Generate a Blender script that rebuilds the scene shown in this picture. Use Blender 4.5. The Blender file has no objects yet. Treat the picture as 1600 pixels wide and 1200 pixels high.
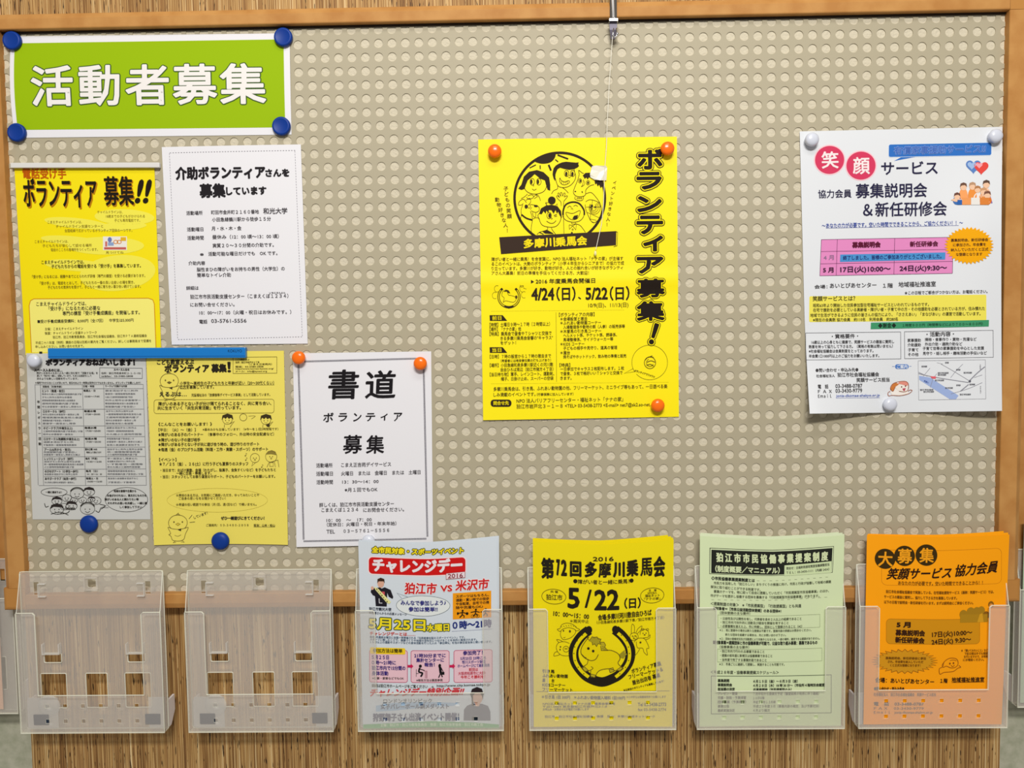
import bpy, bmesh, math, random
import numpy as np
from mathutils import Matrix, Vector
from mathutils.geometry import tessellate_polygon

sc = bpy.context.scene
COL = sc.collection

# ------------------------------------------------------------------ camera, light, exposure
CAM = np.array([0.332128, -1.258285, 1.933 - 0.433173])
R = np.array([[0.9997800538627405, 0.013714220056566844, 0.015867074918072575],
              [-0.01274064672526666, 0.9981223624281423, -0.05991181471034067],
              [-0.01665892611297679, 0.05969648054202442, 0.9980775573028672]])
def to_world(v): return Vector((v[0], v[2], -v[1]))
cam_data = bpy.data.cameras.new('camera'); cam = bpy.data.objects.new('camera', cam_data); COL.objects.link(cam)
cam_data.sensor_width = 36; cam_data.lens = 36 * 1300 / 1600; cam_data.clip_start = 0.05
cx, cy, cz = to_world(R[0]), -to_world(R[1]), -to_world(R[2])
M = Matrix((cx, cy, cz)).transposed().to_4x4(); M.translation = Vector(CAM)
cam.matrix_world = M; sc.camera = cam

world = bpy.data.worlds.new('world'); sc.world = world; world.use_nodes = True
world.node_tree.nodes['Background'].inputs[0].default_value = (1.0, 0.95, 0.90, 1)
world.node_tree.nodes['Background'].inputs[1].default_value = 0.33
def area(name, loc, target, sx, sy, power, col):
    l = bpy.data.lights.new(name, 'AREA'); l.shape = 'RECTANGLE'; l.size = sx; l.size_y = sy; l.energy = power; l.color = col
    o = bpy.data.objects.new(name, l); COL.objects.link(o); o.location = loc
    o.rotation_euler = (Vector(target) - Vector(loc)).to_track_quat('-Z', 'Y').to_euler()
    return o
area('ceiling_light_near', (0.45, -1.10, 2.90), (0.33, 0.0, 1.45), 1.0, 0.22, 9, (1.0, 0.965, 0.91))
area('ceiling_light_far', (0.42, -2.55, 2.95), (0.33, 0.0, 1.5), 0.9, 0.25, 90, (1.0, 0.972, 0.93))
sc.view_settings.view_transform = 'Standard'; sc.view_settings.look = 'None'
sc.view_settings.gamma = 1.0; sc.view_settings.use_curve_mapping = False
sc.view_settings.exposure = -0.40

# ------------------------------------------------------------------ helpers
def Wp(px, py, d):
    """photo pixel -> point on the vertical plane standing d metres in front of the board sheet"""
    px = np.asarray(px, float); py = np.asarray(py, float)
    v = np.stack([(px - 800) / 1300, (py - 600) / 1300, np.ones_like(px)], -1) @ R
    s = (-d + 1.258285) / v[..., 2]
    X = 0.332128 + s * v[..., 0]; Y = 0.433173 + s * v[..., 1]
    return X, 1.933 - Y

def srgb(c):
    if isinstance(c, str): c = [int(c[i:i + 2], 16) for i in (0, 2, 4)]
    return tuple((x / 255 / 12.92 if x / 255 <= 0.04045 else ((x / 255 + 0.055) / 1.055) ** 2.4) for x in c) + (1,)

MATS = {}
def mat(name, col, rough=0.6, metal=0.0, spec=0.3):
    if name in MATS: return MATS[name]
    m = bpy.data.materials.new(name); m.use_nodes = True
    b = m.node_tree.nodes['Principled BSDF']
    b.inputs['Base Color'].default_value = srgb(col); b.inputs['Roughness'].default_value = rough
    b.inputs['Metallic'].default_value = metal; b.inputs['Specular IOR Level'].default_value = spec
    MATS[name] = m
    return m
def ink(c):
    return mat('ink_' + c, c, 0.65, 0, 0.15)
def paper(name, c, rough=0.55):
    m = mat(name, c, rough, 0, 0.25)
    nt = m.node_tree; b = nt.nodes['Principled BSDF']
    n = nt.nodes.new('ShaderNodeTexNoise'); n.inputs['Scale'].default_value = 900; n.inputs['Detail'].default_value = 3
    tc = nt.nodes.new('ShaderNodeTexCoord'); nt.links.new(tc.outputs['Object'], n.inputs['Vector'])
    bu = nt.nodes.new('ShaderNodeBump'); bu.inputs['Strength'].default_value = 0.12; bu.inputs['Distance'].default_value = 0.0004
    nt.links.new(n.outputs['Fac'], bu.inputs['Height']); nt.links.new(bu.outputs['Normal'], b.inputs['Normal'])
    return m

def link(name, me, mats, parent=None, smooth=False):
    o = bpy.data.objects.new(name, me); COL.objects.link(o)
    for m in (mats if isinstance(mats, (list, tuple)) else [mats]):
        if m.name not in [x.name for x in me.materials if x]: me.materials.append(m)
    if parent: o.parent = parent
    if smooth:
        for p in me.polygons: p.use_smooth = True
    return o
def tag(o, label, cat, group=None, kind=None):
    if label: o['label'] = label
    if cat: o['category'] = cat
    if group: o['group'] = group
    if kind: o['kind'] = kind
    return o
def from_bm(bm, name):
    me = bpy.data.meshes.new(name); bm.normal_update(); bm.to_mesh(me); bm.free(); return me
def add_box(bm, x0, x1, y0, y1, z0, z1, mi=0):
    vs = [bm.verts.new((x, y, z)) for x in (x0, x1) for y in (y0, y1) for z in (z0, z1)]
    for f in ((0, 1, 3, 2), (4, 6, 7, 5), (0, 4, 5, 1), (2, 3, 7, 6), (0, 2, 6, 4), (1, 5, 7, 3)):
        fc = bm.faces.new([vs[i] for i in f]); fc.material_index = mi
def box_mesh(name, *a, bevel=0.0, seg=2):
    bm = bmesh.new(); add_box(bm, *a)
    bmesh.ops.recalc_face_normals(bm, faces=bm.faces)
    if bevel: bmesh.ops.bevel(bm, geom=bm.edges[:], offset=bevel, segments=seg, affect='EDGES', profile=0.6)
    return from_bm(bm, name)
def lathe(name, prof, n=40):
    """profile [(r, h)] spun about -Y (towards the viewer)"""
    bm = bmesh.new(); rings = []
    for r, h in prof:
        if r < 1e-6: rings.append([bm.verts.new((0, -h, 0))])
        else: rings.append([bm.verts.new((r * math.cos(2 * math.pi * k / n), -h, r * math.sin(2 * math.pi * k / n))) for k in range(n)])
    for a, b in zip(rings, rings[1:]):
        for k in range(n):
            k2 = (k + 1) % n
            if len(a) == 1: bm.faces.new((a[0], b[k], b[k2]))
            elif len(b) == 1: bm.faces.new((a[k], b[0], a[k2]))
            else: bm.faces.new((a[k], b[k], b[k2], a[k2]))
    bmesh.ops.recalc_face_normals(bm, faces=bm.faces)
    return from_bm(bm, name)
def tube(name, pts, r, n=8):
    bm = bmesh.new(); rings = []
    pts = [Vector(p) for p in pts]
    for i, p in enumerate(pts):
        t = (pts[min(i + 1, len(pts) - 1)] - pts[max(i - 1, 0)]).normalized()
        a = t.cross(Vector((0, 1, 0))); a = a.normalized() if a.length > 1e-4 else Vector((1, 0, 0))
        b = t.cross(a).normalized(); rr = r[i] if isinstance(r, (list, tuple)) else r
        rings.append([bm.verts.new(p + (a * math.cos(2 * math.pi * k / n) + b * math.sin(2 * math.pi * k / n)) * rr) for k in range(n)])
    for a, b in zip(rings, rings[1:]):
        for k in range(n): bm.faces.new((a[k], a[(k + 1) % n], b[(k + 1) % n], b[k]))
    bm.faces.new(rings[0]); bm.faces.new(rings[-1][::-1])
    bmesh.ops.recalc_face_normals(bm, faces=bm.faces)
    return from_bm(bm, name)
def rrect(x0, z0, x1, z1, r, n=5):
    pts = []
    for cxx, czz, a0 in ((x1 - r, z1 - r, 0), (x0 + r, z1 - r, 90), (x0 + r, z0 + r, 180), (x1 - r, z0 + r, 270)):
        for k in range(n + 1):
            a = math.radians(a0 + 90 * k / n); pts.append((cxx + r * math.cos(a), czz + r * math.sin(a)))
    return pts
def plate(name, loops, thick, bevel=0.0):
    """flat plate in the XZ plane with holes; loops in metres; front face at y=0, back at y=thick"""
    cu = bpy.data.curves.new(name, 'CURVE'); cu.dimensions = '2D'; cu.fill_mode = 'BOTH'; cu.extrude = thick / 2 - bevel
    cu.bevel_depth = bevel; cu.bevel_resolution = 1
    for lp in loops:
        s = cu.splines.new('POLY'); s.points.add(len(lp) - 1)
        for p, q in zip(s.points, lp): p.co = (q[0], q[1], 0, 1)
        s.use_cyclic_u = True
    o = bpy.data.objects.new(name, cu); me = bpy.data.meshes.new_from_object(o)
    bpy.data.objects.remove(o); bpy.data.curves.remove(cu)
    # curve plane XY -> XZ, its +z -> -y
    me.transform(Matrix(((1, 0, 0, 0), (0, 0, -1, thick / 2), (0, 1, 0, 0), (0, 0, 0, 1))))
    me.name = name
    return me

# ------------------------------------------------------------------ print engine
class Surf:
    """a sheet given by its four photo corners on a vertical plane d in front of the board, with lift(u, v) in metres
    towards the viewer and a small warp of the outline"""
    def __init__(s, q, d, lift=None, warp=None, exact=False):
        s.q = np.array(q, float); s.d = d; s.lift = lift; s.warp = warp; s.exact = exact
    def P(s, u, v):
        a, b, c, e = s.q
        u = np.asarray(u, float)[..., None]; v = np.asarray(v, float)[..., None]
        return (1 - v) * ((1 - u) * a + u * b) + v * ((1 - u) * e + u * c)
    def inv(s, p):
        uv = np.full(p.shape, 0.5); h = 1e-3
        for _ in range(5):
            f = s.P(uv[:, 0], uv[:, 1]) - p
            du = (s.P(uv[:, 0] + h, uv[:, 1]) - s.P(uv[:, 0], uv[:, 1])) / h
            dv = (s.P(uv[:, 0], uv[:, 1] + h) - s.P(uv[:, 0], uv[:, 1])) / h
            det = du[:, 0] * dv[:, 1] - du[:, 1] * dv[:, 0]
            uv[:, 0] -= (f[:, 0] * dv[:, 1] - f[:, 1] * dv[:, 0]) / det
            uv[:, 1] -= (du[:, 0] * f[:, 1] - du[:, 1] * f[:, 0]) / det
        return uv
    def frame(s, x, y):
        uv = s.inv(np.array([[x, y]])); h = 1e-3
        p = s.P(uv[:, 0], uv[:, 1])[0]
        a = (s.P(uv[:, 0] + h, uv[:, 1])[0] - p); b = (s.P(uv[:, 0], uv[:, 1] + h)[0] - p)
        return a / np.linalg.norm(a), b / np.linalg.norm(b)
    def world(s, p, layer):
        p = np.asarray(p, float); uv = s.inv(p)
        if s.warp: p = p + s.warp(uv[:, 0], uv[:, 1])
        L = s.lift(uv[:, 0], uv[:, 1]) if s.lift else 0
        X, Z = Wp(p[:, 0], p[:, 1], s.d + (L if s.exact else 0))
        Y = -(s.d + L) - layer * 0.00018
        return np.stack([X, Y + 0 * X, Z], 1)

TEXTS = {}
def glyphs(s):
    if s not in TEXTS: TEXTS[s] = None
    return TEXTS[s]
def bake_texts():
    """every string becomes flat triangles once, from Blender's built-in lettering"""
    obs = []
    for s in TEXTS:
        cu = bpy.data.curves.new('lettering', 'FONT'); cu.body = s; cu.resolution_u = 2; cu.size = 1
        o = bpy.data.objects.new('lettering', cu); COL.objects.link(o); obs.append((s, o, cu))
    dg = bpy.context.evaluated_depsgraph_get(); dg.update()
    for s, o, cu in obs:
        me = o.evaluated_get(dg).to_mesh()
        n = len(me.vertices); co = np.empty(n * 3); me.vertices.foreach_get('co', co); co = co.reshape(-1, 3)[:, :2]
        TEXTS[s] = (co.copy(), [tuple(p.vertices) for p in me.polygons])
        o.evaluated_get(dg).to_mesh_clear()
    for s, o, cu in obs:
        bpy.data.objects.remove(o); bpy.data.curves.remove(cu)

SHEETS = []
class Sheet:
    def __init__(s, name, label, cat, q, d, m, lift=None, warp=None, group=None, exact=False, nx=24, ny=30):
        s.S = Surf(q, d, lift, warp, exact); s.ops = []; s.z = (0, 0, 1.0); s.part = 'printed_text'; s.args = (name, label, cat, m, group, nx, ny)
        SHEETS.append(s)
    def Z(s, ox, oy, k): s.z = (ox, oy, k); return s
    def g(s, pts): return [(s.z[0] + x / s.z[2], s.z[1] + y / s.z[2]) for x, y in pts]
    def T(s, txt, x0, y, x1, h, c='2a2620', b=0, sh=0, L=4, rot=None, part=None, n=0, y1=None, nat=False):
        glyphs(txt); (a, y), (e, _) = s.g([(x0, y), (x1, y)]); k = s.z[2]
        if y1 is not None: rot = math.atan2((y1 - (y - s.z[1]) * k), (x1 - x0))
        b = b * (.5 if h / k < 8 else .78)
        s.ops.append(('T', part or s.part, ink(c), L, (txt, a, y, e - a, h / k, b / k, sh, rot, n, nat)))
    def V(s, txt, x, y0, y1, h, w=None, **kw):
        """vertical column of characters"""
        st = (y1 - y0) / len(txt); w = w or h
        xs = x if isinstance(x, tuple) else (x, x)
        for i, ch in enumerate(txt):
            xc = xs[0] + (xs[1] - xs[0]) * (i + .5) / len(txt)
            if ch != ' ': s.T(ch, xc - w / 2, y0 + st * (i + .5), xc + w / 2, h, nat=True, **kw)
    def F(s, pts, c, L=1, part=None, raw=False, sm=False):
        if sm:     # hair and such: rounded outline
            P, out = [pts[-1]] + list(pts) + list(pts[:2]), []
            for i in range(1, len(P) - 2):
                p0, p1, p2, p3 = [np.array(q, float) for q in P[i - 1:i + 3]]
                for t in (0, .33, .67): out.append(tuple(.5 * ((2 * p1) + (-p0 + p2) * t + (2 * p0 - 5 * p1 + 4 * p2 - p3) * t * t + (-p0 + 3 * p1 - 3 * p2 + p3) * t ** 3)))
            pts = out
        s.ops.append(('F', part or s.part, ink(c), L, pts if raw else s.g(pts)))
    def R(s, x0, y0, x1, y1, c, L=1, r=0, part=None, sk=0):
        """filled rectangle, sk = rise of its right side"""
        pts = rrect(x0, y0, x1, y1, r) if r else [(x0, y0), (x1, y0), (x1, y1), (x0, y1)]
        pts = [(x, y + sk * (x - x0) / (x1 - x0)) for x, y in pts]
        s.F(pts, c, L, part)
    def E(s, cx_, cy_, rx, ry, c, L=2, part=None, a0=0, n=28):
        ca, sa = math.cos(math.radians(a0)), math.sin(math.radians(a0))
        s.F([(cx_ + rx * math.cos(t) * ca - ry * math.sin(t) * sa, cy_ + rx * math.cos(t) * sa + ry * math.sin(t) * ca)
             for t in [2 * math.pi * k / n for k in range(n)]], c, L, part)
    def K(s, pts, w, c='2a2620', L=3, closed=False, smooth=False, part=None):
        """ink stroke along points"""
        pts = list(pts)
        if smooth and len(pts) > 2:
            P = [pts[-1]] + pts + pts[:2] if closed else [pts[0]] + pts + [pts[-1]]
            out = []
            for i in range(1, len(P) - 2):
                p0, p1, p2, p3 = [np.array(q, float) for q in P[i - 1:i + 3]]
                for t in (0, .2, .4, .6, .8):
                    out.append(tuple(.5 * ((2 * p1) + (-p0 + p2) * t + (2 * p0 - 5 * p1 + 4 * p2 - p3) * t * t + (-p0 + 3 * p1 - 3 * p2 + p3) * t ** 3)))
            if not closed: out.append(tuple(P[-2]))
            pts = out
        s.ops.append(('K', part or s.part, ink(c), L, (s.g(pts), w / s.z[2], closed)))
    def RO(s, x0, y0, x1, y1, w, c='2a2620', r=0, L=3, part=None, sk=0):
        pts = rrect(x0, y0, x1, y1, r) if r else [(x0, y0), (x1, y0), (x1, y1), (x0, y1)]
        s.K([(x, y + sk * (x - x0) / (x1 - x0)) for x, y in pts], w, c, L, True, part=part)
    def EO(s, cx_, cy_, rx, ry, w, c='2a2620', L=3, a0=0, a1=360, part=None, n=40):
        m = max(6, int(n * abs(a1 - a0) / 360))
        pts = [(cx_ + rx * math.cos(math.radians(a0 + (a1 - a0) * k / m)), cy_ + ry * math.sin(math.radians(a0 + (a1 - a0) * k / m))) for k in range(m + (abs(a1 - a0) < 360))]
        s.K(pts, w, c, L, abs(a1 - a0) >= 360, part=part)
    # ---- build
    def build(s):
        name, label, cat, m, group, nx, ny = s.args
        us = np.linspace(0, 1, nx + 1); vs = np.linspace(0, 1, ny + 1)
        U, V = np.meshgrid(us, vs); px = s.S.P(U.ravel(), V.ravel())
        front = s.S.world(px, 0); back = front + [0, 0.00025, 0]
        N = len(front); w1 = nx + 1; faces = []
        for j in range(ny):
            for i in range(nx):
                a = j * w1 + i; faces.append((a, a + w1, a + w1 + 1, a + 1)); faces.append((N + a, N + a + 1, N + a + w1 + 1, N + a + w1))
        ring = [i for i in range(w1)] + [j * w1 + nx for j in range(1, ny + 1)] + [ny * w1 + i for i in range(nx - 1, -1, -1)] + [j * w1 for j in range(ny - 1, 0, -1)]
        nr = len(ring); rimv = np.vstack([front[ring], back[ring]])
        for a in range(nr): faces.append((2 * N + a, 2 * N + (a + 1) % nr, 2 * N + nr + (a + 1) % nr, 2 * N + nr + a))
        me = bpy.data.meshes.new(name); me.from_pydata([tuple(v) for v in np.vstack([front, back, rimv])], [], faces); me.update()
        root = link(name, me, m, smooth=True); tag(root, label, cat, group)
        parts = {}
        for op, part, mt, L, a in s.ops:
            V_, F_ = [], []
            if op == 'T':
                txt, x, y, w, h, b, sh, rot, ncp, nat = a
                co, fs = TEXTS[txt]
                if not len(co): continue
                eu, ev = s.S.frame(x, y)
                if rot is not None:
                    eu = np.array([math.cos(rot), math.sin(rot)]); ev = np.array([-eu[1], eu[0]])
                x0, x1 = co[:, 0].min(), co[:, 0].max(); y0, y1 = co[:, 1].min(), co[:, 1].max()
                if any(ord(ch) > 0x2fff for ch in txt) and len(txt) > 1: yc, hh = 0.37, 0.86
                elif len(txt) == 1 and ord(txt) > 0x2fff: yc, hh = (y0 + y1) / 2, max(0.55, y1 - y0)
                else: yc, hh = (y0 + y1) / 2, y1 - y0
                if nat:                                   # one character drawn in its natural shape
                    wn = (x1 - x0) / .9 * w; x = x + (w - wn) / 2; w = wn; hh = 0.9; yc = 0.37 if (y1 - y0) > .25 else yc
                lx = (co[:, 0] - x0) / max(1e-6, x1 - x0) * w; ly = -(co[:, 1] - yc) / hh * h
                lx = lx - sh * ly
                base = np.array([x, y]) + lx[:, None] * eu + ly[:, None] * ev
                offs = [(0, 0)]
                if b > 0 and ncp < 0:                    # broad-nib brush: copies along a slanted line, a little spread
                    offs = [(b * t * .80 + e * b * .22, b * t * -.62 + e * b * .28) for t in np.linspace(-1, 1, 9) for e in (-1, 1)]
                elif b > 0:
                    n = ncp or (8 if b > .8 else 4)
                    offs = [(b * math.cos(2 * math.pi * (k + .5) / n), b * math.sin(2 * math.pi * (k + .5) / n)) for k in range(n)]
                    if n >= 8: offs.append((0, 0))
                Lk = []
                for io, o in enumerate(offs):
                    k0 = sum(len(v) for v in V_); V_.append(base + o); F_ += [tuple(i + k0 for i in f) for f in fs]
                    Lk.append(np.full(len(base), io * .022))
                V_ = np.vstack(V_); L = L + np.concatenate(Lk)
            elif op == 'F':
                bm = bmesh.new(); vv = [bm.verts.new((p[0], p[1], 0)) for p in a]
                for t3 in tessellate_polygon([[Vector((p[0], p[1], 0)) for p in a]]):
                    if len(set(t3)) == 3 and not bm.faces.get([vv[k] for k in t3]): bm.faces.new([vv[k] for k in t3])
                for _ in range(6):
                    es = [e for e in bm.edges if e.calc_length() > (13 if s.S.exact else 26)]
                    if not es: break
                    bmesh.ops.subdivide_edges(bm, edges=es, cuts=1); bm.normal_update(); bmesh.ops.triangulate(bm, faces=bm.faces[:])
                bm.verts.index_update(); V_ = np.array([v.co[:2] for v in bm.verts]); F_ = [tuple(v.index for v in f.verts) for f in bm.faces]; bm.free()
            else:
                pts, w, closed = a
                P = []
                n = len(pts)
                for i in range(n if closed else n - 1):      # split long segments so the stroke follows the sheet
                    p, q = np.array(pts[i]), np.array(pts[(i + 1) % n]); k = max(1, int(np.linalg.norm(q - p) // 20))
                    P += [p + (q - p) * t / k for t in range(k)]
                if not closed: P.append(np.array(pts[-1]))
                n = len(P); V_ = []
                for i in range(n):
                    p0 = P[i - 1] if (i or closed) else P[i]; p1 = P[(i + 1) % n] if (i < n - 1 or closed) else P[i]
                    d1 = P[i] - p0; d2 = p1 - P[i]
                    d1 = d1 / (np.linalg.norm(d1) or 1); d2 = d2 / (np.linalg.norm(d2) or 1)
                    t = d1 + d2; t = t / (np.linalg.norm(t) or 1)
                    nn = np.array([-t[1], t[0]]); cs = max(0.5, abs(np.dot(t, d2 if np.linalg.norm(d2) else d1)))
                    V_ += [P[i] + nn * w / 2 / cs, P[i] - nn * w / 2 / cs]
                V_ = np.array(V_)
                F_ = [(2 * i, 2 * i + 1, 2 * ((i + 1) % n) + 1, 2 * ((i + 1) % n)) for i in range(n if closed else n - 1)]
            wv = s.S.world(V_, L)
            pv, pf, pm, mats = parts.setdefault(part, ([], [], [], []))
            if mt not in mats: mats.append(mt)
            k0 = sum(len(v) for v in pv); pv.append(wv); pf += [tuple(i + k0 for i in f) for f in F_]; pm += [mats.index(mt)] * len(F_)
        for part, (pv, pf, pm, mats) in parts.items():
            part = part.split('#')[0]; me = bpy.data.meshes.new(part); me.from_pydata([tuple(v) for v in np.vstack(pv)], [], pf)
            for m_ in mats: me.materials.append(m_)
            me.polygons.foreach_set('material_index', pm); me.update()
            o = bpy.data.objects.new(part, me); COL.objects.link(o); o.parent = root
        s.root = root
        return root
# ------------------------------------------------------------------ the wall
def grasscloth():
    m = bpy.data.materials.new('reed_wallcovering'); m.use_nodes = True; nt = m.node_tree; N = nt.nodes; L = nt.links
    b = N['Principled BSDF']; b.inputs['Roughness'].default_value = 0.6; b.inputs['Specular IOR Level'].default_value = 0.25
    tc = N.new('ShaderNodeTexCoord')
    def noise(sx, sz, scale, det, seed=0):
        mp = N.new('ShaderNodeMapping'); mp.inputs['Scale'].default_value = (sx, 1, sz); mp.inputs['Location'].default_value = (seed, seed, seed)
        L.new(tc.outputs['Object'], mp.inputs['Vector'])
        n = N.new('ShaderNodeTexNoise'); n.inputs['Scale'].default_value = scale; n.inputs['Detail'].default_value = det
        L.new(mp.outputs['Vector'], n.inputs['Vector']); return n.outputs['Fac']
    def ramp(f, st):
        r = N.new('ShaderNodeValToRGB'); L.new(f, r.inputs['Fac']); e = r.color_ramp.elements
        e[0].position, e[0].color = st[0][0], srgb(st[0][1]); e[1].position, e[1].color = st[-1][0], srgb(st[-1][1])
        for p, c in st[1:-1]:
            x = e.new(p); x.color = srgb(c)
        return r.outputs['Color']
    def mix(mode, fac, a, c):
        x = N.new('ShaderNodeMix'); x.data_type = 'RGBA'; x.blend_type = mode
        if isinstance(fac, float): x.inputs[0].default_value = fac
        else: L.new(fac, x.inputs[0])
        L.new(a, x.inputs[6]); L.new(c, x.inputs[7]); return x.outputs[2]
    strand = ramp(noise(1, 0.008, 560, 4), [(0.30, '7c5c38'), (0.42, 'ab8454'), (0.50, 'c49f68'), (0.58, 'dcbb82'), (0.68, 'f6e2b6')])
    band = ramp(noise(1, 0.01, 70, 3, 3.1), [(0.30, 'bba482'), (0.5, 'e8dcc6'), (0.68, 'fff8ea')])
    c = mix('MULTIPLY', 0.75, strand, band)
    speck = ramp(noise(1, 0.11, 420, 2, 7.7), [(0.645, '000000'), (0.69, 'ffffff')])
    dk = N.new('ShaderNodeRGB'); dk.outputs[0].default_value = srgb('2e1a0a')
    c = mix('MIX', speck, c, dk.outputs[0])
    fine = ramp(noise(1, 0.02, 1000, 1, 1.3), [(0.3, 'a08a70'), (0.65, 'ffffff')])
    c = mix('MULTIPLY', 0.55, c, fine)
    L.new(c, b.inputs['Base Color'])
    bu = N.new('ShaderNodeBump'); bu.inputs['Strength'].default_value = 0.7; bu.inputs['Distance'].default_value = 0.0012
    L.new(noise(1, 0.008, 560, 3), bu.inputs['Height']); L.new(bu.outputs['Normal'], b.inputs['Normal'])
    return m
grass = grasscloth()
xl = float(Wp(50, 1180, -.020)[0]); xr = float(Wp(1562, 1180, -.020)[0])
o = link('wall_back', box_mesh('wall_back', xl, xr, 0.020, 0.090, -0.1, 2.9), grass); tag(o, 'reed covered wall panel behind the board', None, None, 'structure')

def grey_wall():
    m = mat('painted_wall', '9a9c84', 0.8); nt = m.node_tree; b = nt.nodes['Principled BSDF']
    n = nt.nodes.new('ShaderNodeTexNoise'); n.inputs['Scale'].default_value = 60; n.inputs['Detail'].default_value = 6
    r = nt.nodes.new('ShaderNodeValToRGB'); r.color_ramp.elements[0].color = srgb('a4a68e'); r.color_ramp.elements[1].color = srgb('bab9a4')
    r.color_ramp.elements[0].position = .35; r.color_ramp.elements[1].position = .65
    tc = nt.nodes.new('ShaderNodeTexCoord'); nt.links.new(tc.outputs['Object'], n.inputs['Vector'])
    nt.links.new(n.outputs['Fac'], r.inputs['Fac']); nt.links.new(r.outputs['Color'], b.inputs['Base Color'])
    bu = nt.nodes.new('ShaderNodeBump'); bu.inputs['Strength'].default_value = 0.4; bu.inputs['Distance'].default_value = 0.002
    nt.links.new(n.outputs['Fac'], bu.inputs['Height']); nt.links.new(bu.outputs['Normal'], b.inputs['Normal'])
    return m
gw = grey_wall()
o = link('wall_left', box_mesh('wall_left', xl - 1.2, xl, 0.066, 0.10, -0.1, 2.9), gw); tag(o, 'grey green wall left of the reed panel', None, None, 'structure')
o = link('wall_right', box_mesh('wall_right', xr, xr + 1.2, 0.066, 0.10, -0.1, 2.9), gw); tag(o, 'grey green wall right of the reed panel', None, None, 'structure')

# ------------------------------------------------------------------ the pinboard
XI0, XI1 = -0.4420, 1.0402; ZI1, ZI0 = 1.933 + 0.0265, 1.933 - 0.8235
XO0, XO1 = -0.4775, 1.0795; ZO1, ZO0 = 1.933 + 0.0500, 1.933 - 0.8480
board = bpy.data.objects.new('bulletin_board', None); COL.objects.link(board)
board.location = (0.3, 0, 1.5)
bpy.context.view_layer.update()
tag(board, 'large perforated beige magnetic notice board in an orange wooden frame', 'notice board')
def child(o, root):
    o.parent = root; o.matrix_parent_inverse = root.matrix_world.inverted(); return o

pm = mat('sheet_paint', 'ada48b', 0.55); bk = mat('backing_cloth', 'd0c7b0', 0.9)
nt = bk.node_tree; b = nt.nodes['Principled BSDF']
n = nt.nodes.new('ShaderNodeTexNoise'); n.inputs['Scale'].default_value = 260; n.inputs['Detail'].default_value = 5
tc = nt.nodes.new('ShaderNodeTexCoord'); nt.links.new(tc.outputs['Object'], n.inputs['Vector'])
bu = nt.nodes.new('ShaderNodeBump'); bu.inputs['Strength'].default_value = 0.8; bu.inputs['Distance'].default_value = 0.002
nt.links.new(n.outputs['Fac'], bu.inputs['Height']); nt.links.new(bu.outputs['Normal'], b.inputs['Normal'])
def perforated():
    V, F = [], []; n = 20; rad = 0.0067; p = 0.02; th = 0.0014
    ring = [(rad * math.cos(2 * math.pi * (k + .5) / n), rad * math.sin(2 * math.pi * (k + .5) / n)) for k in range(n)]
    sq = []
    for x, z in ring:
        s = (p / 2) / max(abs(x), abs(z)); sq.append((x * s, z * s))
    # snap the four nearest to the cell's corners
    for sx, sz in ((1, 1), (-1, 1), (-1, -1), (1, -1)):
        k = min(range(n), key=lambda i: (sq[i][0] - sx * p / 2) ** 2 + (sq[i][1] - sz * p / 2) ** 2); sq[k] = (sx * p / 2, sz * p / 2)
    for c in range(-22, 54):
        for r in range(-2, 43):
            X, Z = c * p, 1.933 - r * p
            if X - p / 2 > XI1 or Z - p / 2 > ZI1 + .004 or Z + p / 2 < ZI0 - .004: continue
            k0 = len(V)
            V += [(X + x, 0, Z + z) for x, z in sq] + [(X + x, 0, Z + z) for x, z in ring] + [(X + x, th, Z + z) for x, z in ring]
            for k in range(n):
                k2 = (k + 1) % n
                F.append((k0 + k, k0 + k2, k0 + n + k2, k0 + n + k)); F.append((k0 + n + k, k0 + n + k2, k0 + 2 * n + k2, k0 + 2 * n + k))
    me = bpy.data.meshes.new('perforated_sheet'); me.from_pydata(V, [], F)
    bm = bmesh.new(); bm.from_mesh(me); bmesh.ops.recalc_face_normals(bm, faces=bm.faces); bm.to_mesh(me); bm.free()
    me.update(); return me
child(link('perforated_sheet', perforated(), pm), board)
child(link('backing', box_mesh('backing', XI0 - .012, XI1 + .012, 0.0014, 0.0190, ZI0 - .012, ZI1 + .012), bk), board)

def wood():
    m = mat('frame_wood', 'b98244', 0.6, 0, 0.2); nt = m.node_tree; b = nt.nodes['Principled BSDF']
    tc = nt.nodes.new('ShaderNodeTexCoord'); n = nt.nodes.new('ShaderNodeTexNoise'); n.inputs['Scale'].default_value = 30; n.inputs['Detail'].default_value = 6
    r = nt.nodes.new('ShaderNodeValToRGB'); r.color_ramp.elements[0].color = srgb('b37c40'); r.color_ramp.elements[1].color = srgb('c28e50')
    r.color_ramp.elements[0].position = .35; r.color_ramp.elements[1].position = .65
    nt.links.new(tc.outputs['Object'], n.inputs['Vector']); nt.links.new(n.outputs['Fac'], r.inputs['Fac']); nt.links.new(r.outputs['Color'], b.inputs['Base Color'])
    return m
wd = wood()
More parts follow.
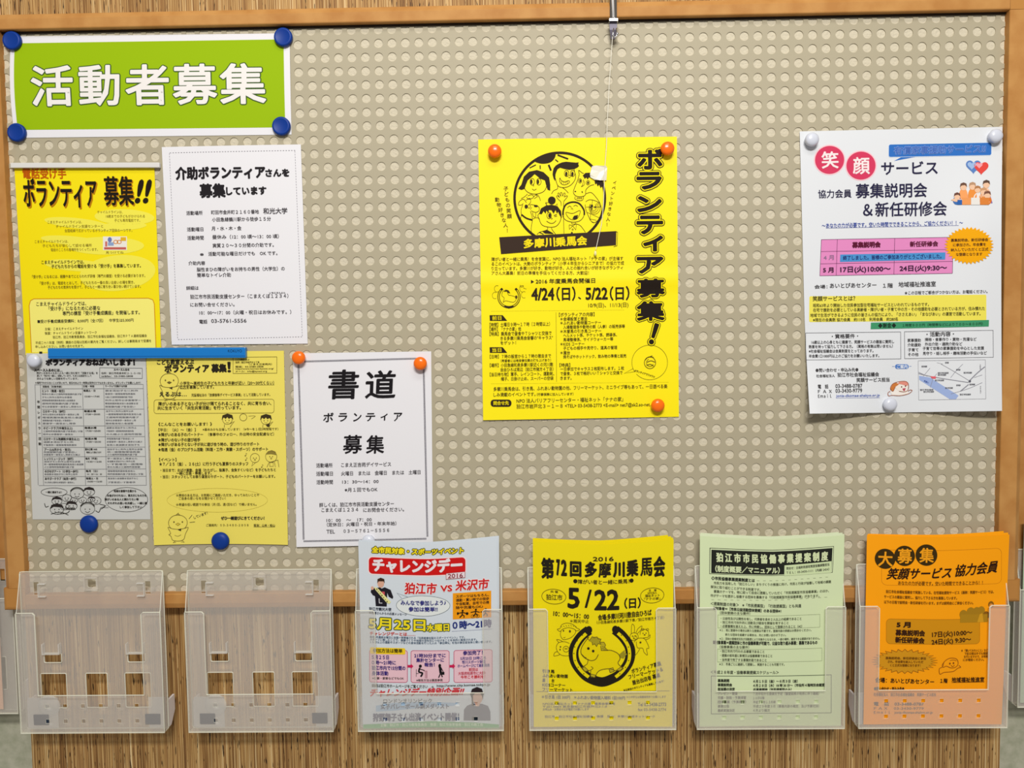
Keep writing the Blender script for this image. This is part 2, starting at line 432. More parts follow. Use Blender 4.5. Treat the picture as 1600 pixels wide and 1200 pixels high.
# rail profile: (distance outwards from the sheet, height in front of the sheet)
def rail_mesh(name, prof, a, b_, axis, inner, sign):
    bm = bmesh.new(); rings = []
    for t in (a, b_):
        ring = []
        for w, h in prof:
            q = inner + sign * w
            ring.append(bm.verts.new((t, -h, q) if axis == 'x' else (q, -h, t)))
        rings.append(ring)
    n = len(prof)
    for k in range(n): bm.faces.new((rings[0][k], rings[0][(k + 1) % n], rings[1][(k + 1) % n], rings[1][k]))
    bm.faces.new(rings[0]); bm.faces.new(rings[1][::-1])
    bmesh.ops.recalc_face_normals(bm, faces=bm.faces)
    return from_bm(bm, name)
stile = [(0, -.005), (0, .0108), (.0008, .0118), (.0245, .0122), (.0258, .0112), (.0262, .0095), (.0345, .0030), (.0355, .001), (.0355, -.0195)]
railp = [(0, -.005), (0, .0108), (.0008, .0118), (.0020, .0122), (.0148, .0122), (.0158, .0118), (.0225, .0072), (.0235, .006), (.0235, -.0195)]
railb = [(0, -.005), (0, .0105), (.0014, .0125), (.0150, .0122), (.0225, .0092), (.0240, .007), (.0245, -.0195)]
c0 = ZI1 + .0005; c1 = ZI0 + .010
for nm, me in (('frame_rail', rail_mesh('frame_rail', railp, XI0 + .0003, XI1 - .0003, 'x', ZI1, 1)),
               ('frame_rail', rail_mesh('frame_rail', railb, XI0 + .0003, XI1 - .0003, 'x', ZI0, -1)),
               ('frame_stile', rail_mesh('frame_stile', stile, ZI0 + .0105, ZI1 - .0003, 'z', XI0, -1)),
               ('frame_stile', rail_mesh('frame_stile', stile, ZI0 + .0105, ZI1 - .0003, 'z', XI1, 1))):
    child(link(nm, me, wd), board)
child(link('rail_shadow_strip', box_mesh('rail_shadow_strip', XI0 + .0003, XI1 - .0003, -.0022, -.0001, ZI1 - .0030, ZI1 - .0001), mat('rail_shadow_dark', '33281e', .8)), board)  # dark strip added as the shadow line the top rail casts on the sheet
cm = mat('corner_wood', 'b98242', 0.6, 0, 0.2)
for sx, xi in ((-1, XI0), (1, XI1)):
    for z0, z1, sz in ((ZI1, ZO1, 1), (ZO0, ZI0 + .0102, -1)):
        x0, x1 = sorted((xi, xi + sx * .0355))
        bm = bmesh.new(); add_box(bm, x0, x1, -.0124, .0195, z0, z1); bmesh.ops.recalc_face_normals(bm, faces=bm.faces)
        es = [e for e in bm.edges if all(v.co.y < 0 for v in e.verts) and (all(abs(v.co.x - (xi + sx * .0355)) < 1e-5 for v in e.verts) or all(abs(v.co.z - (z1 if sz > 0 else z0)) < 1e-5 for v in e.verts))]
        bmesh.ops.bevel(bm, geom=es, offset=.006, segments=3, affect='EDGES', profile=.5)
        child(link('frame_corner', from_bm(bm, 'frame_corner'), cm), board)

# ------------------------------------------------------------------ translucent pocket holders
def frosted(name, fac, col='e4e1e2'):
    m = bpy.data.materials.new(name); m.use_nodes = True; nt = m.node_tree; N = nt.nodes
    b = N['Principled BSDF']; b.inputs['Base Color'].default_value = srgb(col); b.inputs['Roughness'].default_value = 0.3
    b.inputs['Specular IOR Level'].default_value = 0.4
    tr = N.new('ShaderNodeBsdfTransparent'); tr.inputs[0].default_value = (0.97, 0.97, 0.97, 1)
    mx = N.new('ShaderNodeMixShader'); mx.inputs[0].default_value = fac
    nt.links.new(tr.outputs[0], mx.inputs[1]); nt.links.new(b.outputs[0], mx.inputs[2]); nt.links.new(mx.outputs[0], N['Material Output'].inputs[0])
    return m
fr = frosted('frosted_plastic', 0.24, 'f2ebe0'); frf = frosted('frosted_front', 0.18, 'f2ebe0'); frb = frosted('frosted_edge', 0.6, 'ffffee'); fr2 = frosted('frosted_bracket', 0.4, 'f6f4ee'); fr3 = frosted('frosted_foot', 0.34, 'f6f6f2')
white_pl = mat('white_plastic', 'f2eeee', .5); pad_m = mat('slate_pad', '2c3a50', 0.7)
HW = 0.2206; HZT = 1.933 - .785; HZB = 1.933 - 1.031; HZF = 1.933 - .8446
DB, DF = .019, .034
def edge_mats(me, axis=1, m=None):
    me.materials.append(m or fr); me.materials.append(frb)
    for p in me.polygons: p.material_index = 0 if abs(p.normal[axis]) > .8 else 1
    return me
def rims(me, loops, r=.0006):
    """a thicker moulded lip along every edge of a panel"""
    bm = bmesh.new(); bm.from_mesh(me)
    for lp in loops:
        n = len(lp); rings = []
        for i in range(n):
            p0, p, p1 = (np.array(lp[(i + k) % n], float) for k in (-1, 0, 1))
            t = p1 - p0; t /= np.linalg.norm(t) or 1; a = np.array([-t[1], t[0]])
            rings.append([bm.verts.new((p[0] + a[0] * r * math.cos(q), -.0006 + r * 1.5 * math.sin(q), p[1] + a[1] * r * math.cos(q))) for q in [2 * math.pi * k / 6 for k in range(6)]])
        for i in range(n):
            for k in range(6):
                f = bm.faces.new((rings[i][k], rings[i][(k + 1) % 6], rings[(i + 1) % n][(k + 1) % 6], rings[(i + 1) % n][k])); f.material_index = 1
    bmesh.ops.recalc_face_normals(bm, faces=bm.faces); bm.to_mesh(me); bm.free(); return me
def mirror_loops(lps): return lps + [[(HW - x, z) for x, z in lp][::-1] for lp in lps]
def holder_parts():
    zt = lambda Y: (1.933 - Y) - HZB
    H = HZT - HZB; P = {}
    # back plate with its windows, slots and screw hole
    holes = [rrect(.0035 + .0915, zt(.998), .1285, zt(.944), .002), rrect(.1037, zt(.8105), .1167, zt(.7975), .003)]
    holes += mirror_loops([rrect(.025, zt(.998), .065, zt(.944), .002), rrect(.032, zt(.927), .059, zt(.9125), .002), rrect(.020, zt(.821), .0285, zt(.801), .0005)])
    P['back_panel'] = (rims(edge_mats(plate('back_panel', [rrect(0, 0, HW, H, .004)] + holes, .0014, .0003)), [rrect(0, 0, HW, H, .004), holes[0]] + [h for h in holes[2:] if max(q[1] for q in h) < zt(.9)]), (0, -DB, 0))
    fz = zt(.8446); bz = zt(.9725)
    loop = [(0, 0), (HW, 0), (HW, fz - .001)]
    loop += [(HW - .001, fz), (.1915 + .003, fz), (.1915, fz - .003), (.1915, bz), (.0290, bz), (.0290, fz - .003), (.0290 - .003, fz), (.001, fz), (0, fz - .001)]
    sq = [rrect(.0412 + .0275 * k - .0033, zt(Y) - .0033, .0412 + .0275 * k + .0033, zt(Y) + .0033, .0005) for k in range(6) for Y in (.9893, 1.0130)]
    P['front_panel'] = (rims(edge_mats(plate('front_panel', [loop] + sq, .0014, .0003), m=frf), [loop], .0007), (0, -DF, 0))
    def side(x):
        bm = bmesh.new(); pr = [(-DB, 0), (-DF, 0), (-DF, fz), (-DF + .0015, fz + .002), (-DB, H)]
        A = [bm.verts.new((x, y, z)) for y, z in pr]; B = [bm.verts.new((x + .0013, y, z)) for y, z in pr]
        for k in range(5): bm.faces.new((A[k], A[(k + 1) % 5], B[(k + 1) % 5], B[k]))
        bm.faces.new(A); bm.faces.new(B[::-1]); bmesh.ops.recalc_face_normals(bm, faces=bm.faces)
        return edge_mats(from_bm(bm, 'side_panel'), 0)
    P['side_panel'] = (side(0), (0, 0, 0)); P['side_panel#'] = (side(HW - .0013), (0, 0, 0))
    bm = bmesh.new(); add_box(bm, .0014, HW - .0014, -DF + .0014, -DB, -.0002, .0012); bmesh.ops.recalc_face_normals(bm, faces=bm.faces)
    P['bottom_panel'] = (edge_mats(from_bm(bm, 'bottom_panel'), 2), (0, 0, 0))
    for i, x in enumerate((.0, HW - .0030)):           # wedge feet that reach back to the wall
        bm = bmesh.new(); pr = [(-DB + .0014, .001), (-DB + .0014, zt(.988)), (.0048, zt(.988)), (.0048, zt(1.012)), (-.010, .001)]
        A = [bm.verts.new((x, y, z)) for y, z in pr]; B = [bm.verts.new((x + .0030, y, z)) for y, z in pr]
        for k in range(5): bm.faces.new((A[k], A[(k + 1) % 5], B[(k + 1) % 5], B[k]))
        bm.faces.new(A); bm.faces.new(B[::-1]); bmesh.ops.recalc_face_normals(bm, faces=bm.faces)
        me = from_bm(bm, 'foot'); me.materials.append(white_pl); P['foot' + '#' * i] = (me, (0, 0, 0))
    for i, x in enumerate((.012, HW - .012 - .0235)):
        me = box_mesh('foot_plate', *((.0034, .050) if i == 0 else (HW - .030, HW - .0034)), -DB - .0012, -DB - .0004, .001, zt(.982), bevel=.0004); me.materials.append(fr3); P['foot_plate' + '#' * i] = (me, (0, 0, 0))
        me = box_mesh('pad', x, x + .0235, -DB - .0028, -DB - .0014, zt(1.0245), zt(1.008), bevel=.0008); me.materials.append(pad_m); P['pad' + '#' * i] = (me, (0, 0, 0))
    me = lathe('suction_disc', [(0, 0), (.017, 0), (.017, .001), (.014, .0018), (.006, .0024), (0, .0026)], 28); me.materials.append(fr3)
    P['suction_disc'] = (me, (.036, -DB - .0001, zt(.9950)))
    # boss round the screw hole, hook brackets, ledges
    bm = bmesh.new()
    for x0, x1, z0, z1 in ((.0993, .1015, zt(.8145), zt(.7935)), (.1189, .1211, zt(.8145), zt(.7935)), (.0993, .1211, zt(.7957), zt(.7935)), (.0993, .1211, zt(.8145), zt(.8123))):
        add_box(bm, x0, x1, -DB - .0035, -DB - .0001, z0, z1)
    bmesh.ops.recalc_face_normals(bm, faces=bm.faces); me = from_bm(bm, 'boss'); me.materials.append(fr); P['boss'] = (me, (0, 0, 0))
    for i, mir in enumerate((0, 1)):
        bm = bmesh.new()
        bx = [(.0290, .0400, -DB - .004, -DB - .0001, zt(.8045), zt(.8030)), (.0290, .0400, -DB - .004, -DB - .0001, zt(.8240), zt(.8225)), (.0285, .0295, -DB - .004, -DB - .0001, zt(.824), zt(.803))]
        for a in bx:
            x0, x1 = (a[0], a[1]) if not mir else (HW - a[1], HW - a[0]); add_box(bm, x0, x1, *a[2:])
        bmesh.ops.recalc_face_normals(bm, faces=bm.faces); me = from_bm(bm, 'bracket'); me.materials.append(fr2); P['bracket' + '#' * i] = (me, (0, 0, 0))
        bm = bmesh.new()
        bx = [(.0320, .0334, -DB - .007, -DB - .0001, zt(.9125), zt(.8960)), (.0576, .0590, -DB - .007, -DB - .0001, zt(.9125), zt(.8960)), (.0320, .0590, -DB - .007, -DB - .0001, zt(.9125), zt(.9112))]
        for a in bx:
            x0, x1 = (a[0], a[1]) if not mir else (HW - a[1], HW - a[0]); add_box(bm, x0, x1, *a[2:])
        bmesh.ops.recalc_face_normals(bm, faces=bm.faces); me = from_bm(bm, 'ledge'); me.materials.append(fr2); P['ledge' + '#' * i] = (me, (0, 0, 0))
        # hook that hangs the holder on the frame
        x0 = .020 if not mir else HW - .0285
        me = box_mesh('hook', x0, x0 + .0085, -DB + .0013, -.0001, zt(.8195), zt(.8165), bevel=.0004); me.materials.append(fr); P['hook' + '#' * i] = (me, (0, 0, 0))
    return P
HP = holder_parts()
def holder(xc, z, y, label, names=None):
    root = bpy.data.objects.new('leaflet_holder', None); COL.objects.link(root)
    root.location = (xc - HW / 2, y, z)
    tag(root, label, 'leaflet holder', 'frosted plastic leaflet holders')
    for k, (me, loc) in HP.items():
        if names and k.strip('#') not in names: continue
        o = bpy.data.objects.new(k.strip('#'), me); COL.objects.link(o); o.parent = root; o.location = loc
    return root
HXC = [-.3345, -.0767, None, .4414, .6935, .9351]
a_, b_ = Wp(559.4, 1143, DF)[0], Wp(787.5, 1141.6, DF)[0]; HXC[2] = float(a_ + b_) / 2
for xc, lb in zip(HXC, ('empty frosted leaflet holder below the left corner of the board',
                        'empty frosted leaflet holder beside the sports event leaflets',
                        'frosted leaflet holder filled with the sports event leaflets',
                        'frosted leaflet holder filled with yellow horseshoe leaflets',
                        'frosted leaflet holder filled with pale green text leaflets',
                        'frosted leaflet holder filled with orange leaflets, below the right corner')):
    holder(xc, HZB, 0, lb)
# neighbouring boards' holders, cut by the picture's sides
xn = float(Wp(23, 1000, -.020)[0]); holder(xn - HW / 2, HZB + .006, .054, 'frosted leaflet holder cut off by the left side of the picture', ('back_panel', 'front_panel', 'side_panel', 'bottom_panel', 'foot'))
xn2 = float(Wp(1592, 1000, -.020)[0]); holder(xn2 + HW / 2, HZB + .006, .054, 'frosted leaflet holder cut off by the right side of the picture', ('back_panel', 'front_panel', 'side_panel', 'bottom_panel', 'foot'))
# ------------------------------------------------------------------ posters and their print
sin, pi = np.sin, math.pi
W1 = paper('paper_white', 'e6e5e9'); W2 = paper('paper_white_cool', 'dfe2e6'); YV = paper('paper_vivid_yellow', 'fbe800'); YS = paper('paper_soft_yellow', 'ebdb62')
YB = paper('paper_leaflet_yellow', 'efdb00'); GP = paper('paper_pale_green', 'd6e4b6'); OP = paper('paper_orange', 'ffa400'); BW = paper('paper_blue_white', 'd3dbe2')
YP = paper('paper_phone_yellow', 'f3df00')
K0 = '2c2624'

# --- green title sign
s = Sheet('title_sign', 'wide green sign with five large white characters, held by four blue magnets', 'sign',
          [(17, 57), (452.5, 52), (455.5, 210.3), (23, 215.5)], .0008, W1,
          warp=lambda u, v: np.stack([3.0 * (1 - u) * (-np.sin(pi * v)) * 1.2, 0 * u], 1), lift=lambda u, v: .0010 * sin(pi * v)).Z(0, 0, 3.2)
s.F([(77, 217), (1418, 197), (1427, 637), (92, 650)], '96b800', part='green_field')
s.part = 'title_characters'
for ch, x0, x1 in zip('活動者募集', (172, 408, 640, 874, 1108), (372, 604, 848, 1086, 1328)):
    yy = 432 - (x0 - 172) * .012
    s.T(ch, x0, yy, x1, 196, c='3c5a24', b=12.2, L=2, n=14); s.T(ch, x0, yy, x1, 196, c='ece8e4', b=5.4, L=4, n=12)

# --- yellow telephone volunteer poster
s = Sheet('poster', 'yellow telephone volunteer poster under a white magnetic strip', 'poster',
          [(22, 256), (241, 256), (252, 551), (40, 555)], .0005, YP, lift=lambda u, v: .0012 * sin(pi * u) * v).Z(0, 240, 3.75)
LY = 'f0e650'
for x, y, rx, ry, a in ((730, 372, 175, 46, 2), (700, 428, 160, 24, -3), (450, 408, 190, 30, 6), (620, 540, 225, 52, 0), (420, 510, 180, 26, 5), (690, 700, 222, 104, -6), (450, 655, 190, 34, 4)):
    s.E(x, y, rx, ry, LY, L=1 + x / 4000, a0=a, part='pale_shape', n=44)
tb = [(186, 1165), (172, 890), (180, 862), (200, 851), (870, 847), (896, 856), (905, 880), (916, 1162)]
s.F(tb, 'f3ea78', L=1.6, part='text_box'); s.K(tb, 4, 'd08a10', part='text_box')
s.T('電話受け手', 135, 118, 388, 56, c='c05a00', b=2.5); s.K([(70, 92), (70, 92.5)], 1)
s.T('ボランティア', 146, 238, 572, 165, c='b87a00', b=5, n=10, L=3); s.T('ボランティア', 140, 232, 566, 160, c='1c1408', b=3.8, n=10)
s.T('募集', 617, 227, 787, 158, c='b87a00', b=4.5, n=10, L=3); s.T('募集', 612, 221, 782, 156, c='1c1408', b=3.8, n=10)
s.T('!!', 808, 222, 876, 130, c='1c1408', b=8, n=10, sh=.25)
g = '8a7a20'
for a in ((572, 343, 720, 'チャイルドラインは、'), (622, 368, 850, '18歳までの子どもがかけられる'), (672, 392, 822, '子ども専用電話です。'), (280, 402, 482, 'こまえチャイルドラインは、'),
          (330, 427, 606, 'チャイルドライン支援センターと'), (380, 452, 776, '全国組織で広がっているボランティア団体の一つです。'), (205, 516, 402, 'こまえチャイルドラインは、'),
          (250, 540, 540, '子どもたちが安心して話せる場所'), (300, 564, 575, '電話のこころの居場所をつくっています。')):
    s.T(a[3], a[0], a[1], a[2], 17, c=g)
s.T('こまえチャイルドラインでは、', 245, 637, 495, 21, c='4a4214', b=.8); s.T('子どもたちからの電話を受ける「受け手」を募集しています。', 303, 662, 826, 21, c='4a4214', b=1)
s.T('「受け手」になるには、経験やあてにとらわれず研修（専門の講習）を受ける必要があります。', 190, 722, 852, 18, c='7a6c1a', b=.4)
s.T('「受け手」は、電話をとおして、子どもたちの一番の良い出会いの場を開き、', 236, 760, 790, 18, c='7a6c1a', b=.3); s.T('子どもたちの気持ちを受けて、子どもと一緒に育ち合い喜び合い続けています。', 282, 784, 826, 18, c='7a6c1a', b=.3)
s.T('こまえチャイルドラインでは、', 215, 882, 508, 23, b=.8); s.T('「受け手」になるために必要な', 288, 909, 590, 23, b=.8); s.T('専門の講習「受け手養成講座」を開催します。', 370, 937, 820, 23, b=.8)
s.T('■受け手養成講座受講料：8,000円（全17回）　中学生は5,000円', 222, 984, 784, 19, b=.5)
for a in ((265, 1028, 490, '主催：こまえチャイルドライン'), (265, 1053, 570, '後援：チャイルドライン支援ネットワーク'), (312, 1076, 862, '狛江市、狛江市教育委員会、狛江市社会福祉協議会、狛江市ＰＴＡ連絡協議会'),
          (210, 1109, 888, '平成二十八年度（特例）講座の日程は別紙の案内をご覧ください。詳しくは事務局まで受講を'), (210, 1132, 495, '申し込みください。お問い合わせ先まで。')):
    s.T(a[3], a[0], a[1], a[2], 16, c='5a5018', b=.2)
s.T('■', 232, 1166, 250, 12)
s.part = 'picture_card'
s.R(605, 486, 745, 566, 'e8e4da', L=2); s.R(612, 549, 740, 562, 'c05a50', L=3)
s.E(645, 505, 12, 15, '6a78b0', L=3); s.EO(680, 518, 12, 10, 4, 'd88020'); s.EO(700, 518, 12, 10, 4, 'd88020'); s.R(708, 490, 740, 512, 'e0b020', L=3); s.R(618, 515, 630, 545, 'c86a60', L=3); s.R(634, 520, 668, 540, '8aa0c8', L=3)
s.T('見つけてね', 622, 580, 726, 14, c=g, part='printed_text')

# --- white care volunteer poster
s = Sheet('poster', 'white care volunteer poster with a dashed border, hanging beside the telephone poster', 'poster',
          [(252.7, 229.8), (470, 225.6), (480.8, 537), (268.3, 538.6)], .0009, W1, lift=lambda u, v: .0012 * sin(pi * u)).Z(240, 210, 3.53)
for i in range(46):
    s.K([(90 + i * 15.2, 102 - i * .3), (98 + i * 15.2, 102 - i * .3)], 2.4, '8c8890', part='dashed_border'); s.K([(136 + i * 15, 1131 - i * .33), (144 + i * 15, 1131 - i * .33)], 2.4, '8c8890', part='dashed_border')
for i in range(68):
    s.K([(88 + i * .67, 104 + i * 15.1), (88.4 + i * .67, 112 + i * 15.1)], 2.4, '8c8890', part='dashed_border'); s.K([(780 + i * .6, 92 + i * 15.1), (780.4 + i * .6, 100 + i * 15.1)], 2.4, '8c8890', part='dashed_border')
s.T('介助ボランティア', 124, 217, 615, 62, c='1e1a1e', b=4.5, n=8); s.T('さんを', 620, 214, 748, 40, c='1e1a1e', b=3.2, n=8)
s.T('募集', 258, 313, 396, 68, c='1e1a1e', b=4.5, n=8); s.T('しています', 404, 314, 622, 42, c='1e1a1e', b=3.2, n=8)
c = '4c484c'
for a in ((182, 435, 272, 21, '活動場所'), (320, 431, 582, 21, '町田市金井町２１６０番地'), (607, 424, 738, 30, '和光大学'), (325, 471, 648, 21, '小田急線鶴川駅から徒歩１５分'), (186, 525, 276, 21, '活動曜日'), (322, 520, 486, 21, '月・水・木・金'),
          (188, 572, 278, 21, '活動時間'), (326, 567, 692, 21, '昼休み（12：00 頃～13：00 頃）'), (328, 614, 664, 21, '実質２０～３０分間の介助です。'), (258, 663, 278, 14, '※'), (304, 660, 684, 21, '活動可能な曜日だけでも　OK です。'),
          (194, 711, 286, 20, '介助内容'), (240, 746, 724, 21, '脳性まひの障がいをお持ちの男性（大学生）の'), (242, 777, 428, 21, '簡単なトイレ介助'), (182, 848, 250, 20, '詳細は'), (204, 896, 744, 22, '狛江市市民活動支援センター（こまえくぼ１２３４）'),
          (204, 940, 448, 21, 'にお問い合せください。'), (254, 984, 760, 21, '10：00～17：00（火曜・祝日はお休みです。）'), (254, 1033, 298, 21, '電話'), (320, 1029, 514, 20, '03-5761-5556'), (640, 874, 728, 9, 'いちにさんよん')):
    s.T(a[4], a[0], a[1], a[2], a[3], c=c, b=.9 if a[3] < 25 else 1.2)

# --- white list poster
s = Sheet('poster', 'white poster with a dense timetable and a cartoon crowd, left of the soft yellow one', 'poster',
          [(41, 552), (227.5, 552), (235, 811.5), (51, 811.5)], .0007, paper('paper_grey_white', 'c9cac6'), lift=lambda u, v: .001 * sin(pi * u)).Z(30, 540, 4)
s.T('ボランティアおねがいします！', 170, 105, 722, 36, c='1c1a1c', b=4, n=8)
s.T('スペース入るのには…', 96, 153, 272, 17, b=2.2); 
for a in ((112, 171, 494, '障がいのある人もない人も一緒に住む街で「活動する場」を'), (112, 188, 455, '通じて「何かを一緒に」活動しています。たまには息抜きにして'), (112, 206, 372, '次のような楽しい活動を行っています。'), (102, 232, 760, '＊場所でわからないことが多いので、初日のおよそ一時間は見学だけでもかまいません。ボランティアお願いします！')):
    s.T(a[3], a[0], a[1], a[2], 13, b=.4)
s.RO(506, 138, 770, 202, 2.2, '4c4c50', part='text_box', sk=3)
s.T('スペース入るの', 594, 150, 690, 13, b=1.6); s.T('住所：狛江市和泉本町２-１-０-102', 516, 172, 760, 12, b=.4); s.T('tel&fax：03-3480-2808', 516, 190, 712, 12, b=.4)
rows = [242, 268, 396, 500, 568, 634, 692, 770, 816, 872]; skx = [100, 134, 398, 530, 776]
for i, y in enumerate(rows):
    sh = (y - 242) * .03
    s.K([((100 if i in (0, 9) else 134) + sh + (6 if i else 0), y + 2), (776 + sh, y)], 2, '66666a', part='table')
for x in skx: s.K([(x, 242), (x + 20, 872)], 2, '66666a', part='table')
s.V('年間レギュラー活動', (122, 132), 335, 630, 17, b=.8)
random.seed(5)
KAN = '障活動参加者の子供たち一緒に遊ぶ料理工作毎週土曜時間場所市民館公園散歩体験募集内容支援学校プール音楽会食事送迎お願いします'
def filler(n, off): return ''.join(KAN[(off * 7 + i * 3) % len(KAN)] for i in range(n))
heads = ['ヒント（毎週・祝日）', 'ロカサークル（歩行）', 'ホビークラブ(中高生以上)', 'ロカサークル泡瀬館(中高生以上)', 'プール(6月から・祝日)', 'レッツミュージック（歩行）', 'のびのびアート（小学生〜歩行）', 'あそびークラブ（幼児〜歩行）']
tms = [('毎週土・日', '15:00～17:00'), ('毎週水曜', '17:00～20:00'), ('毎週水曜', '17:00～20:00'), ('毎週水曜', '17:00～20:30'), ('夏の土曜 14:45', '時刻により異なります'), ('毎月（不定）', '10:30～12:00'), ('毎月（日）', '14：30～16：30'), ('毎週土・日', '10:00～12:00')]
k = 0
for i in range(8):
    y0, y1 = rows[i + 1], rows[i + 2]; sh = (y0 - 242) * .03; n = max(2, int((y1 - y0) / 19))
    s.T(heads[i], 146 + sh, y0 + 15, 146 + sh + 14 * len(heads[i]), 15, b=1)
    for j in range(1, n):
        s.T(filler(17 - (k * 5) % 9, k), 144 + sh, y0 + 15 + j * (y1 - y0 - 10) / n, 392 + sh - 60 * ((k * 3) % 4) / 3, 10, c='66666c', b=.3); k += 1
    s.T(tms[i][0], 404 + sh, y0 + 13, 478 + sh, 12, b=1); s.T(tms[i][1], 412 + sh, y0 + 15 + 17 * (2 if i == 0 else 1), 504 + sh, 11, b=.5)
    for j in range(n):
        s.T(filler(15 - (k * 4) % 7, k + 3), 540 + sh, y0 + 13 + j * (y1 - y0 - 8) / n, 760 + sh - 50 * ((k * 5) % 4) / 3, 10, c='66666c', b=.3); k += 1
s.T('活動名（対象年齢）', 148, 256, 270, 12, b=.6); s.T('日程・時間', 404, 254, 472, 12, b=.6); s.T('サークルで活動する内容', 540, 253, 676, 12, b=.6)
s.part = 'crowd_picture'
s.EO(220, 915, 82, 26, 2.5, K0, part='speech_bubble#2'); s.T('一緒に遊ぼうよ！', 168, 915, 268, 12, b=1.4)
s.EO(672, 962, 132, 76, 2.5, K0, part='speech_bubble'); s.K([(548, 1000), (510, 1012), (560, 1012)], 2.5, K0, part='speech_bubble')
for a in ((594, 908, 732, '地域の皆様や企業から'), (553, 936, 796, 'お金がかけれない、貴方方にもの力を'), (538, 960, 748, '障がいのある人と関わりたい等'), (556, 984, 800, 'それぞれの思いを共感し、一緒に楽'), (632, 1008, 768, 'しく参加して下さい')):
    s.T(a[3], a[0], a[1], a[2], 14, b=1.2)
for i, (x, y, r, sty) in enumerate([(238, 970, 26, 0), (300, 952, 24, 2), (365, 925, 34, 1), (440, 912, 28, 0), (482, 968, 26, 2), (430, 1020, 36, 1), (238, 1022, 34, 0), (330, 1000, 28, 0), (400, 965, 20, 2), (285, 1005, 22, 2), (455, 960, 18, 0), (345, 965, 18, 2)]):
    s.E(x, y, r * 1.25, r * .92, 'c2c3bf', L=2 + .02 * i); s.EO(x, y, r * 1.25, r * .92, 2.6, L=3)
    if sty == 0: s.F([(x - r * 1.3, y), (x - r, y - r * .8), (x, y - r * 1.1), (x + r, y - r * .8), (x + r * 1.3, y), (x + r * .8, y - r * .35), (x - r * .6, y - r * .45)], K0, 3.2)
    elif sty == 1: s.EO(x, y - 3, r * 1.3, r * 1.05, 6, a0=200, a1=340)
    s.E(x - r * .4, y + 1, 3, 4, K0, 4, n=8); s.E(x + r * .4, y + 1, 3, 4, K0, 4, n=8); s.K([(x - r * .4, y + r * .4), (x, y + r * .62), (x + r * .4, y + r * .4)], 3.5, smooth=True)
for p in ([(160, 985), (168, 1008), (186, 1002)], [(200, 1052), (260, 1040), (310, 1058)], [(240, 1052), (300, 1046), (318, 1030)], [(480, 1030), (500, 1040), (512, 1015)], [(505, 990), (540, 1000), (515, 1020)]):
    s.K(p, 4, smooth=True)
for i in range(5): s.K([(296 + 12 * i, 1010), (306 + 12 * i, 1024)], 5); s.K([(300 + 12 * i, 1026), (292 + 12 * i, 1012)], 3)
s.part = 'printed_text'

# --- soft yellow poster with the chick
s = Sheet('poster', 'soft yellow poster with a chick wearing a bow tie, under the blue magnetic bar', 'poster',
          [(228, 550), (443.5, 548), (450.4, 850.6), (241.5, 851)], .0012, YS, lift=lambda u, v: .0012 * sin(pi * u) + .002 * np.abs(2 * u - 1) ** 2 * v ** 4,
          warp=lambda u, v: np.stack([0 * u, 1.6 * v ** 8 * (2 * u - 1) ** 2 - 1.2 * v ** 8], 1)).Z(225, 540, 3.638)
s.T('こども教室えるぶ', 76, 95, 286, 26, b=2.6, y1=93); s.T('ボランティア 募集', 120, 131, 470, 42, c='241e14', b=3.4, n=8); s.T('！', 478, 122, 494, 56, c='241e14', b=3, n=8)
s.RO(508, 66, 756, 158, 2.2, '6e6428', part='text_box', sk=-2)
for a in ((522, 80, 600, 'こども教室えるぶ'), (522, 95, 656, '住所：狛江市岩戸北２丁目'), (598, 106, 728, '（こまえ正吉苑内）'), (522, 120, 680, '電話：03-3480-2808'), (522, 133, 738, 'http://www.komae-kyosei.org/'), (522, 146, 700, 'メール：info@kyosei.org')):
    s.T(a[3], a[0], a[1], a[2], 10, c='5c5220', b=.6)
s.T('小学生～高校生の子どもたちと年齢が近い（20～30代くらい）', 206, 214, 740, 19, c='4a4218', b=.9, y1=211); s.K([(206, 228), (742, 223)], 1.6, '4a4218')
s.T('の方を募集しています。', 206, 236, 400, 19, c='4a4218', b=.9); s.K([(206, 245), (248, 245)], 1.6, '4a4218')
s.T('えるぶは…', 90, 276, 244, 26, b=2); s.T('児童福祉法の「放課後等デイサービス事業」として活動しています。', 272, 281, 718, 16, c='5c5220', b=.6)
s.RO(58, 308, 740, 386, 2.2, '7a6e2a', r=14, part='text_box', sk=-4)
s.T('障がいのある子とない子が分け隔てられることなく、共に育ち合い、', 84, 331, 724, 20, c='3c3414', b=1.2, y1=327); s.T('共に生きていく「共生共育活動」を行っています。', 78, 355, 552, 20, c='3c3414', b=1.2)
s.T('《こんなことをお願いします！》', 84, 447, 388, 19, c='3c3414', b=1.1); s.T('【平日：（火）～（金）】', 84, 479, 296, 17, c='4a4218', b=.9); s.T('※基本みかも主催しています！（※今～を１/回3時間程です）', 336, 476, 764, 14, c='6a6024', b=.5)
for y, x1, t in ((506, 338, '★障がいのある子のパートナー'), (536, 322, '★障がいのない子の遊び相手'), (562, 656, '★障がいがある子とない子が共に遊び合う時の、遊び作りのサポート'), (591, 706, '★毎週（金）のプログラム活動（料理・工作・実験・スポーツ）のサポート')):
    s.T(t, 82, y, x1, 19, c='3c3414', b=1.1)
s.T('（食事中のフォロー、外出時の安全配慮など）', 368, 504, 740, 17, c='4a4218', b=.8)
s.T('【イベント】', 88, 648, 186, 18, c='3c3414', b=1); s.T('★７／２５（金）、２６(土）に行う子ども夏祭りのスタッフ', 88, 673, 594, 19, c='3c3414', b=1.1)
